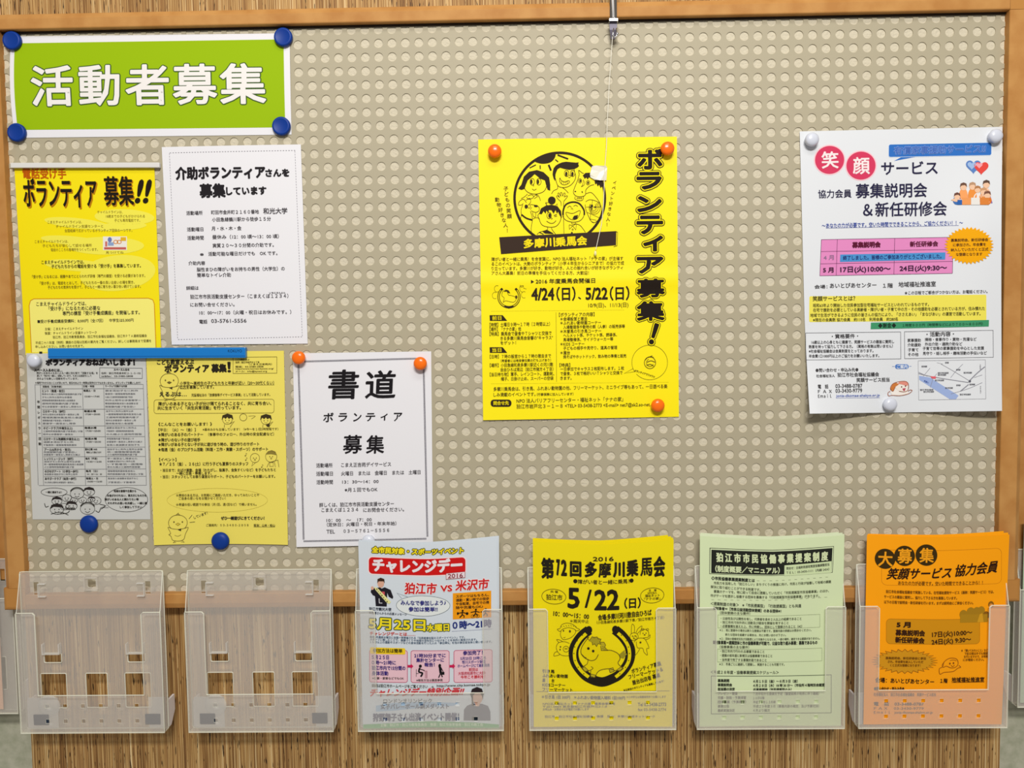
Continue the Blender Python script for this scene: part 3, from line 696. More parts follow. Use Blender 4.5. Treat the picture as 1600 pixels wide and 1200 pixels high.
for a in ((96, 708, 750, '・当日まで：おばけ屋敷、会場（わたがし、駄菓子、金魚すくいなど）を子どもたちと'), (186, 725, 386, '一緒に企画・準備します。'), (96, 745, 746, '・当日：スタッフとしてお祭り運営のサポート、子どものパートナーをお願いします。')):
    s.T(a[3], a[0], a[1], a[2], 17, c='4a4218', b=.9)
s.EO(418, 878, 286, 68, 1.2, 'b8a840', part='text_box')
for a in ((184, 850, 656, '☆興味のある方は、お気軽にご連絡いただき、ゆってみたいことや'), (200, 868, 466, 'ご自身の思いなをお聞かせください！'), (184, 903, 642, '☆希望の低い範囲での参加（月1回、週1回など）で構いません。')):
    s.T(a[3], a[0], a[1], a[2], 15, c='6a6024', b=.6)
s.T('ぜひ一緒遊びにきてください！', 440, 981, 686, 19, b=2); s.T('ご連絡先：０３-３４８０-２８０８', 356, 1021, 596, 14, c='6a6024', b=.5); s.T('担当：山本・柏山', 626, 1021, 746, 14, c='4a4218', b=.9); s.K([(626, 1031), (746, 1030)], 1.4)
s.T('しています！', 286, 978, 368, 16, b=.5, rot=-.35); s.K([(258, 985), (276, 962)], 2.5); s.K([(262, 1005), (292, 1002)], 2.5)
s.part = 'chick_picture'; c = '6a5c28'
for ox, oy, k, up in ((145, 205, 1.0, 1), (195, 1010, 1.02, 1)):
    q = lambda *pts: [(ox + x * k, oy + y * k) for x, y in pts]
    s.K(q((-45, -25), (-52, 0), (-40, 25), (-15, 32), (15, 32), (40, 25), (52, 0), (46, -25), (25, -42), (0, -46), (-25, -42)), 2.6, c, closed=True, smooth=True)
    s.K(q((-12, -46), (0, -54), (12, -46)), 2.5, c, smooth=True); s.K(q((0, -46), (2, -60)), 2.5, c)
    s.E(ox - 22 * k, oy - 8 * k, 4, 5, c, 3, n=12); s.E(ox + 25 * k, oy - 8 * k, 4, 5, c, 3, n=12)
    s.F(q((-12, 4), (0, 0), (13, 4), (0, 12)), c if oy < 500 else 'd8c040', 3); s.K(q((-12, 4), (0, -2), (13, 4), (0, 12)), 2, c, closed=True)
    s.F(q((-18, 28), (0, 36), (18, 28), (18, 44), (0, 36), (-18, 44)), '3a2f18', 3.5)
    s.K(q((-36, 28), (-55, 22), (-40, 55), (-50, 62), (-38, 72), (-30, 92), (-12, 98), (14, 98), (34, 88), (42, 60), (58, 24), (38, 28)), 2.6, c, smooth=True)
    if oy > 500: s.K(q((-18, 66), (0, 72), (18, 64)), 2, c, smooth=True)
    s.K(q((-14, 98), (-26, 108), (-10, 106)), 2.2, c); s.K(q((24, 96), (36, 106), (18, 104)), 2.2, c)
s.part = 'children_picture'
for x, y in ((476, 418), (694, 420)):
    s.part = 'child_picture#%d' % x
    s.E(x, y, 28, 28, 'ebdb62', L=2); s.EO(x, y + 2, 27, 26, 2.4, c, a0=-10, a1=190); s.F([(x - 32, y + 4), (x - 28, y - 22), (x, y - 32), (x + 28, y - 24), (x + 34, y + 2), (x + 20, y - 8), (x + 8, y - 2), (x, y - 12), (x - 10, y - 2), (x - 20, y - 10)], '3a3018', 3)
    s.E(x - 10, y + 6, 2.5, 4, c, 4, n=8); s.E(x + 10, y + 6, 2.5, 4, c, 4, n=8); s.K([(x - 8, y + 16), (x, y + 20), (x + 8, y + 16)], 2, c, smooth=True)
    s.K([(x - 16, y + 28), (x - 18, y + 46)], 2.4, c); s.K([(x + 14, y + 26), (x + 40, y + 12), (x + 22, y + 34), (x + 16, y + 46)], 2.4, c)
s.EO(566, 407, 20, 20, 2.4, c); s.K([(596, 400), (634, 400), (612, 416)], 1.8, c, smooth=True)
s.F([(692, 447), (716, 440), (714, 462), (700, 460)], '3a3018', 3)
for x, y, r in ((632, 638, 26), (724, 630, 32)):
    s.part = 'child_picture#%d' % x
    s.EO(x, y, r, r, 2.2, c); s.E(x - 8, y, 2.5, 3.5, c, 4, n=8); s.E(x + 8, y, 2.5, 3.5, c, 4, n=8); s.EO(x, y + 10, 4, 4, 2, c)
s.F([(694, 618), (706, 600), (728, 594), (748, 602), (756, 622), (724, 616)], '8a7a34', 3); s.K([(700, 690), (712, 664), (762, 650), (768, 690)], 2.4, c); s.RO(716, 664, 736, 686, 2, c); s.K([(742, 660), (748, 690)], 2.4, c)
s.K([(620, 664), (614, 684), (640, 660)], 2, c)
for x, y in ((582, 615), (674, 680), (584, 640)): s.E(x - 4, y + 10, 4, 3, c, 4, n=8); s.K([(x, y + 10), (x, y - 4), (x + 6, y)], 1.8, c)
s.part = 'printed_text'

# --- calligraphy poster
s = Sheet('poster', 'white calligraphy volunteer poster with a rope border, held by two orange magnets', 'poster',
          [(457.6, 552), (673.7, 549), (676.6, 850), (464, 854)], .0006, W1, lift=lambda u, v: .0010 * sin(pi * u) + .003 * v ** 4 * (1 - u)).Z(440, 530, 3.53)
def rope(p, q, st=6.2, w=3.4):
    L_ = math.hypot(q[0] - p[0], q[1] - p[1]); n_ = int(L_ / st); ux, uy = (q[0] - p[0]) / L_, (q[1] - p[1]) / L_
    for i in range(n_):
        x, y = p[0] + ux * st * i, p[1] + uy * st * i
        for o in (-2.6, 2.6): s.K([(x - uy * o - ux * 1.6, y + ux * o - uy * 1.6), (x - uy * (o + 2.8) + ux * 2.2, y + ux * (o + 2.8) + uy * 2.2)], w, '54505c', part='rope_border')
rope((98, 122), (786, 104)); rope((94, 120), (126, 1110)); rope((784, 106), (806, 1096)); rope((126, 1110), (806, 1098))
ck = '161216'
for ch, x0, x1, y, h in (('書', 262, 424, 250, 158), ('道', 466, 628, 250, 150)): s.T(ch, x0, y, x1, h, c=ck, b=4.2, n=-1, sh=.06)
for ch, x0, x1, y, h in (('募', 342, 444, 580, 100), ('集', 470, 566, 580, 98)): s.T(ch, x0, y, x1, h, c=ck, b=2.8, n=-1, sh=.06)
for i, ch in enumerate('ボランティア'): s.T(ch, (232, 316, 398, 466, 548, 620)[i], 431 - i * .5, (286, 362, 440, 516, 584, 664)[i], (50, 44, 44, 42, 36, 44)[i], c=ck, b=1.8, n=-1, sh=.08)
c = '4c484c'
for a in ((192, 696, 282, 22, '活動場所'), (330, 693, 604, 22, 'こまえ正吉苑デイサービス'), (192, 742, 284, 22, '活動曜日'), (330, 740, 766, 22, '火曜日　または　金曜日　または　土曜日'), (194, 788, 284, 22, '活動時間'), (336, 786, 536, 20, '13：30～14：00'), (350, 830, 530, 21, '※月１回でもOK'),
          (210, 913, 620, 22, '詳しくは、狛江市市民活動支援センター'), (222, 941, 424, 22, 'こまえくぼ１２３４'), (452, 941, 676, 22, 'にお問合せください。'), (250, 997, 498, 20, '10：00　～　17：00'), (252, 1021, 634, 20, '（定休日：火曜日・祝日・年末年始）'),
          (250, 1059, 296, 20, 'TEL'), (344, 1056, 594, 20, '０３－５７６１－５５５６')):
    s.T(a[4], a[0], a[1], a[2], a[3], c=c, b=.9)

# --- large yellow riding club poster
s = Sheet('poster', 'large vivid yellow riding club poster with cartoon faces in a circle', 'poster',
          [(747.2, 218), (1057.6, 213.4), (1060.8, 651.2), (755, 656.3)], .0007, YV, nx=30, ny=60,
          lift=lambda u, v: .0012 * sin(pi * u) + .0022 * np.exp(-((v - .51) / .03) ** 2) + .0025 * v ** 6 * (1 - u) ** 2).Z(740, 200, 4.848)
k2 = '2e2214'
s.part = 'faces_picture'
s.EO(650, 530, 345, 340, 20, k2, a0=-62 + 20, a1=-62 + 300 - 52, L=3, n=70) if False else None
s.EO(652, 532, 342, 343, 19, k2, a0=119, a1=420, L=3, n=80)
s.F([(465, 252), (510, 222), (560, 204), (618, 196), (612, 232), (580, 262), (530, 272), (490, 266)], k2, 3, sm=True)
for p, w in (([(636, 206), (716, 236)], 12), ([(618, 240), (640, 258)], 8), ([(568, 280), (586, 324)], 14), ([(504, 284), (505, 312)], 8), ([(472, 280), (424, 304)], 8)): s.K(p, w, k2)
# girl
s.F([(338, 460), (362, 430), (380, 370), (420, 332), (480, 320), (530, 336), (572, 376), (580, 430), (580, 476), (560, 468), (548, 430), (540, 398), (505, 385), (478, 362), (462, 350), (440, 372), (410, 396), (396, 430), (386, 462), (362, 470)], k2, 3.2)
s.K([(398, 396), (384, 440), (396, 474), (430, 496), (480, 500), (530, 482), (552, 444), (548, 400)], 4, k2, smooth=True)
for x in (444, 494): s.EO(x, 408, 17, 25, 3.5, k2); s.E(x - 6, 408, 8, 17, k2, 4)
s.K([(452, 425), (456, 440), (448, 440)], 3, k2); s.K([(444, 462), (458, 472), (476, 462)], 3.5, k2, smooth=True); s.K([(516, 378), (510, 372), (524, 366)], 3, k2)
s.K([(408, 500), (388, 520), (360, 536)], 3.5, k2, smooth=True); s.K([(410, 515), (440, 506), (455, 525), (420, 540), (400, 524)], 3.5, k2, smooth=True); s.K([(455, 520), (480, 506), (500, 530), (506, 552)], 3.5, k2, smooth=True); s.K([(470, 505), (484, 520), (458, 536)], 3, k2)
# boy
s.F([(600, 330), (606, 306), (622, 286), (645, 272), (670, 262), (700, 257), (740, 261), (775, 264), (796, 262), (792, 274), (798, 290), (784, 302), (762, 312), (725, 318), (690, 312), (655, 302), (636, 312), (628, 330)], k2, 3.2)
s.F([(600, 330), (628, 328), (620, 352), (618, 404), (606, 384), (598, 355)], k2, 3.2)
s.K([(612, 318), (600, 350), (618, 380), (640, 440), (690, 452), (740, 430), (772, 380), (764, 330), (760, 310)], 4, k2, smooth=True)
for x in (704, 750): s.EO(x, 345, 17, 24, 3.5, k2); s.E(x - 2, 349, 9, 16, k2, 4)
s.K([(722, 358), (734, 364), (728, 378), (716, 372)], 3, k2, smooth=True)
s.K([(654, 378), (664, 398), (690, 410), (718, 400), (726, 412), (700, 430), (670, 428), (652, 404), (652, 380)], 3.5, k2, smooth=True)
for x in (668, 684, 700, 712): s.K([(x, 402), (x - 3, 424)], 2.5, k2)
s.K([(636, 440), (634, 462), (606, 476), (590, 500)], 3.5, k2, smooth=True); s.K([(670, 452), (694, 468), (718, 494)], 3.5, k2, smooth=True)
# horse
s.K([(800, 352), (796, 322), (820, 340), (834, 346)], 4, k2, smooth=True)
s.F([(826, 362), (846, 342), (880, 340), (888, 378), (872, 376), (864, 392), (854, 376), (840, 386), (834, 372)], k2, 3.2)
s.K([(800, 352), (786, 400), (762, 460), (756, 490), (770, 512), (800, 522), (836, 516), (848, 500), (850, 470), (880, 440), (912, 430)], 4, k2, smooth=True)
s.EO(806, 402, 12, 16, 3.5, k2); s.E(808, 402, 7, 9, k2, 4); s.EO(866, 416, 13, 16, 3.5, k2); s.E(866, 416, 7, 9, k2, 4); s.K([(832, 392), (826, 430), (816, 446), (838, 430), (838, 400)], 3, k2, smooth=True)
s.K([(770, 520), (766, 536), (790, 550), (820, 550), (832, 530), (828, 516)], 3.5, k2, smooth=True); s.K([(778, 532), (824, 532)], 3, k2)
for x in (790, 804, 816): s.K([(x, 524), (x, 546)], 2.4, k2)
s.E(770, 482, 7, 4, k2, 4); s.E(822, 486, 7, 4, k2, 4, a0=60); s.K([(850, 500), (890, 490), (930, 530), (956, 570), (962, 600)], 3.5, k2, smooth=True)
s.F([(916, 400), (940, 376), (970, 392), (990, 430), (990, 470), (976, 440), (962, 456), (950, 430), (940, 444), (930, 420), (920, 430)], k2, 3.2)
# raised hand
s.K([(664, 590), (660, 560), (640, 540), (628, 520), (636, 514), (650, 526), (638, 500), (646, 494), (660, 518), (658, 492), (668, 492), (674, 516), (684, 494), (694, 500), (686, 522), (706, 514), (710, 522), (690, 548), (682, 570), (682, 700), (684, 800)], 3.5, k2, smooth=True)
# dog
s.K([(400, 566), (378, 540), (348, 556), (340, 582), (362, 584), (376, 572)], 3.5, k2, smooth=True); s.K([(396, 548), (426, 534), (432, 562), (420, 576)], 3.5, k2, smooth=True)
s.K([(372, 584), (360, 620), (362, 656)], 3.5, k2, smooth=True); s.K([(430, 580), (470, 586), (494, 600), (496, 626), (470, 640), (436, 628)], 3.5, k2, smooth=True)
s.E(472, 592, 15, 8, k2, 4); s.E(398, 596, 12, 15, k2, 4); s.EO(420, 594, 10, 14, 3, k2); s.K([(440, 600), (430, 620)], 3, k2); s.K([(446, 640), (454, 672), (470, 672), (470, 642)], 3.5, k2, smooth=True)
s.K([(362, 656), (400, 684), (446, 698)], 12, k2, smooth=True); s.K([(430, 630), (440, 660), (446, 690)], 3.5, k2); s.K([(446, 700), (436, 760), (440, 800)], 3.5, k2, smooth=True); s.K([(446, 690), (480, 680), (500, 690)], 3, k2, smooth=True); s.K([(362, 660), (352, 700)], 3.5, k2)
# bun girl
s.E(592, 550, 29, 30, k2, 3.2); s.F([(496, 650), (510, 610), (545, 590), (590, 582), (635, 594), (662, 630), (668, 684), (650, 660), (640, 634), (632, 650), (620, 622), (606, 650), (590, 624), (570, 622), (566, 644), (552, 626), (546, 650), (530, 630), (516, 654)], k2, 3.2)
s.K([(560, 590), (544, 570), (566, 566)], 3, k2); s.K([(618, 590), (634, 574), (632, 604)], 3, k2); s.K([(548, 560), (552, 602)], 3, k2)
s.K([(508, 640), (488, 660), (496, 690), (520, 736), (576, 752), (626, 744), (656, 706), (662, 670)], 4, k2, smooth=True)
s.EO(572, 664, 17, 24, 3.5, k2); s.E(576, 664, 10, 17, k2, 4); s.K([(608, 664), (630, 656)], 5, k2); s.K([(612, 672), (632, 668)], 4, k2); s.K([(584, 680), (596, 686), (588, 694)], 3, k2); s.K([(552, 706), (580, 722), (606, 720), (624, 702)], 4, k2, smooth=True)
s.K([(560, 752), (556, 772), (500, 790), (480, 808)], 3.5, k2, smooth=True); s.K([(590, 754), (594, 770), (620, 804)], 3.5, k2, smooth=True); s.F([(520, 784), (560, 774), (600, 796), (606, 804), (540, 800)], k2, 3); s.K([(500, 792), (530, 806)], 6, k2)
# laughing boy
s.K([(676, 660), (680, 620), (700, 580), (750, 562), (800, 574), (834, 620), (838, 660)], 12, k2, smooth=True); s.K([(678, 640), (676, 670), (700, 700), (750, 714), (800, 706), (828, 680), (838, 650)], 4, k2, smooth=True)
s.K([(710, 606), (726, 592), (742, 604)], 3.5, k2, smooth=True); s.K([(756, 594), (774, 586), (788, 596)], 3.5, k2, smooth=True); s.K([(736, 616), (748, 610), (752, 622)], 3, k2, smooth=True)
s.K([(700, 640), (750, 648), (804, 626), (800, 660), (780, 690), (740, 694), (712, 672)], 3.5, k2, closed=True, smooth=True); s.F([(748, 688), (760, 666), (790, 660), (786, 684), (768, 694)], k2, 3.5)
s.K([(742, 714), (744, 728), (770, 728), (772, 712)], 3.5, k2); s.K([(726, 734), (750, 742), (726, 768), (722, 740)], 3, k2, closed=True); s.K([(752, 740), (778, 726), (774, 772), (752, 744)], 3, k2, closed=True); s.K([(780, 728), (810, 742), (846, 790)], 3.5, k2, smooth=True); s.EO(750, 770, 5, 5, 3, k2); s.E(744, 796, 7, 8, k2, 4)
# bundled baby
s.K([(848, 560), (880, 544), (930, 556), (960, 580), (966, 640), (940, 700), (906, 718), (880, 690), (850, 620), (844, 580)], 3.5, k2, smooth=True)
for r in (28, 40, 52): s.EO(900 + r * .3, 596 + r * .2, r * .8, r * .9, 3, k2, a0=-60, a1=220)
s.E(896, 590, 8, 10, k2, 4); s.E(920, 600, 6, 8, k2, 4); s.K([(876, 600), (900, 610), (890, 624)], 4, k2)
for p in ([(850, 600), (960, 600)], [(860, 640), (950, 680)], [(900, 545), (880, 700)], [(880, 690), (930, 700)], [(890, 710), (910, 716)]): s.K(p, 2.6, k2)
s.part = 'club_banner'
s.F([(194, 828), (1080, 782), (1078, 888), (208, 955)], '38281e', 5); s.K([(1080, 786), (1090, 790), (1086, 892), (1060, 900)], 3, k2, L=5)
for i, ch in enumerate('多摩川乗馬会'): s.T(ch, 381 + 80.5 * i, 878 - 4.2 * i, 381 + 80.5 * i + 72, 66, c='f0da10', b=4, n=8, L=7, rot=-.052)
s.part = 'printed_text'; c = '5e5010'
s.V('子どもの笑顔', (242, 274), 440, 690, 34, c=c, b=1); s.V('動物好きな人！', (172, 262), 524, 796, 32, c=c, b=1); s.V('イベント好きな人！', (1072, 1006), 396, 752, 28, c=c, b=1)
for i, (x1, t) in enumerate(((1132, '障がい者と一緒に乗馬！を合言葉に、NPO 法人福祉ネット「ナナの家」が主催す'), (1138, 'るこのイベントは、大勢のボランティア（小学４年生からシニアまで）の協力で成'), (1130, 'り立っています。多摩川が好き、動物が好き、人との触れ合いが好きなボランティ'), (872, 'アさん大募集！前日の準備を手伝ってくださる方、大歓迎！'))):
    s.T(t, 136, 995 + 35 * i, x1, 27, c=c, b=.8, y1=988 + 35 * i if x1 > 900 else 1098)
s.part = 'vertical_title'
vt = [('ボ', 1246, 1430, 168, 310), ('ラ', 1240, 1418, 342, 462), ('ン', 1244, 1418, 524, 632), ('テ', 1240, 1428, 672, 800), ('ィ', 1290, 1428, 824, 930), ('ア', 1242, 1430, 984, 1098)]
for ch, x0, x1, y0, y1 in vt:
    s.T(ch, x0, (y0 + y1) / 2, x1, y1 - y0, c=k2, b=28, n=16, L=3); s.T(ch, x0, (y0 + y1) / 2, x1, y1 - y0, c='fbe800', b=20, n=14, L=4.5); s.T(ch, x0, (y0 + y1) / 2, x1, y1 - y0, c='1e140c', b=10, n=12, L=6)
s.Z(740, 420, 4.8)
for ch, x0, x1, y0, y1 in (('募', 1226, 1428, 82, 212), ('集', 1228, 1426, 250, 386), ('！', 1296, 1416, 408, 560)):
    rr = .3 if ch == '！' else None; x0, x1 = (1338, 1366) if rr else (x0, x1)
    s.T(ch, x0, (y0 + y1) / 2, x1, y1 - y0, c=k2, b=24, n=16, L=3, rot=rr); s.T(ch, x0, (y0 + y1) / 2, x1, y1 - y0, c='fbe800', b=17, n=14, L=4.5, rot=rr); s.T(ch, x0, (y0 + y1) / 2, x1, y1 - y0, c='1e140c', b=8, n=12, L=6, rot=rr)
s.part = 'printed_text'
s.F([(430, 84), (430, 112), (454, 98)], k2, 3); s.T('2016 年度乗馬会開催日', 466, 96, 910, 34, c=k2, b=1.6)
s.T('4/24', 436, 192, 602, 88, c=k2, b=4.5, n=8); s.T('（日）', 622, 190, 762, 92, c=k2, b=3.4, n=8); s.T('、', 784, 220, 804, 30, c=k2, b=4, n=8); s.T('5/22', 842, 188, 1002, 86, c=k2, b=4.5, n=8); s.T('（日）', 1022, 186, 1166, 92, c=k2, b=3.4, n=8)
s.T('10/9(日)、11/13(日)', 860, 274, 1160, 34, c='4a3c10', b=.8)
for y in (318, 862): 
    for i in range(90 if y < 400 else 120): s.K([(134 + 11.1 * i, y - i * .1), (138 + 11.1 * i, y - i * .1)], 2, c)
s.K([(618, 326), (622, 846)], 2.2, c)
for y, t in ((368, '前日'), (608, '当日')):
    s.F([(120, y - 20), (218, y - 20), (252, y + 22), (122, y + 22)], k2, 3); s.T(t, 140, y + 2, 208, 28, c='f0dc00', b=2, L=5)
for a in ((120, 420, 572, 28, '【時間】土曜日９時～１７時（２時間以上）'), (120, 454, 356, 28, '【場所】「ナナの家」他'), (120, 489, 584, 28, '【特典】乗馬会で昼食やＴシャツと交換で'), (202, 522, 594, 27, 'きる多摩川乗馬会音響の"キャラス"'), (202, 556, 318, 26, 'をゲット！'),
          (122, 659, 580, 27, '【日時】７時の設営から１７時の撤去まで'), (204, 690, 580, 20, '（希望者には格安参加費の打ち上げあり）'), (122, 724, 596, 27, '【場所】小田急線和泉多摩川駅近くの河川敷'), (204, 757, 598, 26, '自由ひろば周辺（狛江市猪方４丁目）'), (122, 793, 604, 27, '【当日持ち物】軍手、レインコート、運動靴、'), (206, 826, 598, 26, '帽子、日掛け止め、スーパーの空袋'),
          (640, 345, 906, 28, '【ボランティアの内容】'), (650, 377, 852, 26, '＊会場設営と撤去'), (650, 407, 954, 26, '＊ふれあい動物園コーナー'), (672, 438, 1134, 25, '入場整理係や動物の餌（人参）の販売係等'), (650, 470, 956, 26, '＊木曽馬の引き馬コーナー'), (672, 500, 1074, 25, 'ヘルメット係、チケット係、誘導係、'),
          (672, 532, 1046, 25, '馬場整備係、サイドウォーカー等'), (650, 565, 830, 26, '＊KIDS コーナー'), (672, 596, 1076, 25, '子どもの相手や見守り、道具の管理'), (650, 630, 722, 26, '＊屋台'), (672, 660, 1144, 25, '焼そばやホットドック、飲み物の準備と販売'),
          (644, 722, 724, 26, '【特典】'), (650, 752, 1128, 26, '一日参加でキャラス２枚配布します。１枚'), (650, 786, 1116, 26, 'で昼食、３枚で格好いいＴシャツと交換で'), (650, 820, 734, 25, 'きます。'),
          (150, 902, 1452, 29, '多摩川乗馬会は、引き馬、ふれあい動物園の他、フリーマーケット、ミニライブ等もあって、一日遊べる楽'), (150, 944, 464, 28, 'しみ満載のイベントです。'), (474, 942, 748, 20, '（行事保険に加入しています）'),
          (322, 990, 1120, 31, 'NPO 法人バリアフリーセンター・福祉ネット「ナナの家」'), (322, 1032, 1326, 31, '狛江市岩戸北３－１－８ <TEL> 03-5438-2773 <E-mail> net7@sk2.so-net.')):
    s.T(a[4], a[0], a[1], a[2], a[3], c='4e4210', b=.8)
s.R(128, 980, 284, 1034, k2, L=3, r=24); s.T('問合せ先', 150, 1007, 264, 28, c='f0dc00', b=2, L=5)
s.part = 'speech_bubble'
s.K([(1196, 748), (1128, 784), (1214, 770)], 2.6, c); s.EO(1320, 702, 134, 130, 2.6, c, a0=-212, a1=148 - 10)
s.EO(1322, 704, 42, 44, 5, '6a5a14'); s.EO(1322, 704, 26, 28, 4, '6a5a14', a0=20, a1=250)
for p in ([(1286, 684), (1310, 662), (1350, 664)], [(1300, 700), (1330, 690), (1360, 700)], [(1296, 724), (1324, 716), (1350, 730)], [(1310, 664), (1340, 652)]): s.K(p, 6, '6a5a14', smooth=True)
for i, ch in enumerate('ボランティアでワクワク'): s.T(ch, 1206 + 14 * i, 762 + 4.6 * i, 1219 + 14 * i, 14, c=c, b=1, rot=.3)
s.part = 'horseshoe_picture'
s.EO(265, 210, 78, 78, 17, k2, a0=-52, a1=232, L=3, n=50); s.EO(265, 210, 78, 78, 7, 'e8d400', a0=-40, a1=65, L=4); s.EO(265, 210, 78, 78, 7, 'e8d400', a0=115, a1=220, L=4)
s.F([(224, 280), (306, 280), (282, 292), (266, 298), (248, 292)], k2, 4.5)
s.K([(220, 170), (212, 200), (230, 220), (222, 250), (240, 240), (270, 246), (300, 250), (318, 232), (310, 210), (280, 200), (262, 196), (252, 172), (236, 164)], 3, c, closed=True, smooth=True); s.F([(228, 172), (240, 156), (262, 162), (276, 184), (258, 180), (248, 170)], '4a3a14', 4); s.E(320, 212, 9, 12, '4a3a14', 4)
for x, y in ((176, 150), (160, 200), (366, 150), (378, 195)): s.EO(x, y, 20, 24, 2.2, c, a0=60, a1=300)
s.K([(346, 140), (350, 122), (360, 140), (372, 130), (376, 146), (396, 152)], 2.2, c); s.part = 'printed_text'

# --- white smile service poster
def sm(t): t = np.clip(t, 0, 1); return t * t * (3 - 2 * t)
def wp(u, v):
    return np.stack([(1 - u) * (np.where(v < .66, -2.6 * sin(pi * v / .66 * .5) * 0 - 6.0 * v, 0) + np.where(v >= .66, -6.0 * v + 7.0 * ((v - .66) / .34) ** 1.3 * .6, 0)) + u * (-1.5 * sin(pi * v)), 0 * u], 1)
s = Sheet('poster', 'white smile service poster with two pink circles, beside the right frame', 'poster',
          [(1249.6, 205.3), (1566.4, 198.2), (1565.7, 642), (1267, 646.3)], .0009, W2, exact=True, nx=40, ny=40, warp=wp,
          lift=lambda u, v: .0008 + np.clip((v - .70) / .30, 0, 1.02) ** 2 * (+.027 * np.clip((.44 - u) / .40, 0, 1) ** 1.2 + .004 * np.clip((u - .46) / .5, 0, 1) ** 1.2) + .0150 * sm((u - .50) / .45) * sm(v / .40)).Z(1240, 190, 4.706)
navy = '262444'
s.part = 'heading'
for x, y, ch in ((267, 282, '笑'), (498, 324, '顔')):
    s.E(x, y, 116, 112, 'f3c4cc', 1); s.E(x, y, 107, 103, 'd23a5e', 2, n=40); s.T(ch, x - 58, y + 2, x + 62, 122, c='f4e4e4', b=3.5, n=8, L=4)
s.R(700, 168, 1456, 262, '2f6ec0', L=1, r=14, sk=-14); s.F([(800, 258), (920, 256), (740, 290)], '2f6ec0', 1); s.RO(700, 168, 1456, 262, 3, 'd4e4f2', r=14, L=2, sk=-14)
s.T('有償家事援助サービス!!', 740, 214, 1412, 54, c='7fa0dc', b=5, n=8, L=3, sh=.1, y1=200); s.T('有償家事援助サービス!!', 740, 214, 1412, 54, c='3c66b8', b=1.2, L=5, sh=.1, y1=200)
s.T('サービス', 648, 346, 1060, 92, c=navy, b=2.4, n=8, y1=340); s.T('協力会員', 186, 534, 430, 56, c=navy, b=1.4); s.T('募集説明会', 462, 512, 984, 96, c=navy, b=2.4, n=8, y1=504); s.T('＆新任研修会', 518, 650, 1130, 96, c=navy, b=2.4, n=8, y1=640)
s.part = 'printed_text'
s.T('～あなたの力が必要です。空いた時間でできることから、ご協力ください！！～', 216, 766, 1250, 32, c='2a46a0', b=1, y1=744)
s.K([(246, 784), (1220, 764)], 1.8, '2a46a0')
s.part = 'schedule_table'
s.F([(214, 868), (1180, 850), (1176, 1116), (206, 1134)], 'e08ac0', 1)
for p in ([(214, 868), (1180, 850)], [(212, 956), (1180, 940)], [(210, 1046), (1178, 1028)], [(206, 1134), (1176, 1116)], [(214, 868), (206, 1134)], [(331, 866), (326, 1132)], [(752, 858), (748, 1124)], [(1180, 850), (1176, 1116)]): s.K(p, 3, '5c2450', L=2)
s.T('募集説明会', 442, 908, 646, 38, c='5a1030', b=3, y1=904, n=8); s.T('新任研修会', 864, 902, 1068, 36, c='5a1030', b=3, n=8)
s.T('4 月', 232, 1000, 306, 34, c='8a7090', b=.8); s.T('5 月', 230, 1092, 304, 36, c='3a1030', b=3, n=8); s.T('17日(火)10:00～', 356, 1088, 722, 42, c='3a1838', b=2.2, n=8); s.T('24日(火)9:30～', 790, 1080, 1134, 40, c='3a1838', b=2.2, n=8)
s.F([(354, 978), (1124, 962), (1122, 1014), (352, 1032)], '4a90cc', 3); s.T('終了しました。皆様のご参加ありがとうございました。', 374, 1003, 1094, 30, c='1c2c70', b=1.4, L=5, y1=990)
s.part = 'starburst'
pts = []
for i in range(72):
    a = 2 * pi * i / 72; r = 1.0 if i % 2 else .87; pts.append((1296 + 182 * r * math.cos(a), 912 + 138 * r * math.sin(a)))
s.F(pts, 'f0a800', 4.5)
for a in ((1162, 874, 1434, '募集説明会、新任研修会'), (1178, 908, 1418, 'に参加され、年会費を'), (1162, 944, 1436, '納入していただくと正式'), (1200, 978, 1392, 'な登録となります')): s.T(a[3], a[0], a[1], a[2], 22, c='5a3010', b=1.2, L=6)
s.part = 'hearts_picture'
def heart(x, y, k, c_, L_):
    pts = []
    for i in range(40):
        t = 2 * pi * i / 40; pts.append((x + k * 16 * math.sin(t) ** 3, y - k * (13 * math.cos(t) - 5 * math.cos(2 * t) - 2 * math.cos(3 * t) - math.cos(4 * t))))
    s.F(pts, c_, L_)
heart(1325, 328, 3.5, '5a80c0', 2); heart(1312, 322, 2.0, '9cb8e0', 3); heart(1382, 338, 3.3, 'e04840', 3); heart(1366, 322, 1.5, 'f0a0a8', 4)
s.part = 'people_picture'
for x, y, r, hair, body in ((1252, 480, 24, '6a4a3a', 'f0a060'), (1318, 476, 24, 'b89070', 'e89040'), (1420, 462, 25, '5a4438', 'f0c0a0'), (1356, 500, 22, 'b07a50', 'e8e0dc'), (1400, 516, 24, 'c89870', 'e0904c'), (1428, 540, 24, '7a5040', 'd8742c'), (1206, 550, 22, '6a4438', '3a6cb0')):
    ry = 62 if y < 500 else 44 if y < 530 else 32; s.E(x, 612 - ry, r * 1.35, ry, body, 2 + y / 500); s.E(x, y, r, r * 1.1, 'eac0a0', 3 + y / 500); s.F([(x - r * 1.1, y + 2), (x - r * .9, y - r), (x, y - r * 1.35), (x + r * .9, y - r), (x + r * 1.1, y + 2), (x + r * .4, y - r * .5), (x - r * .5, y - r * .4)], hair, 3.3 + y / 500)
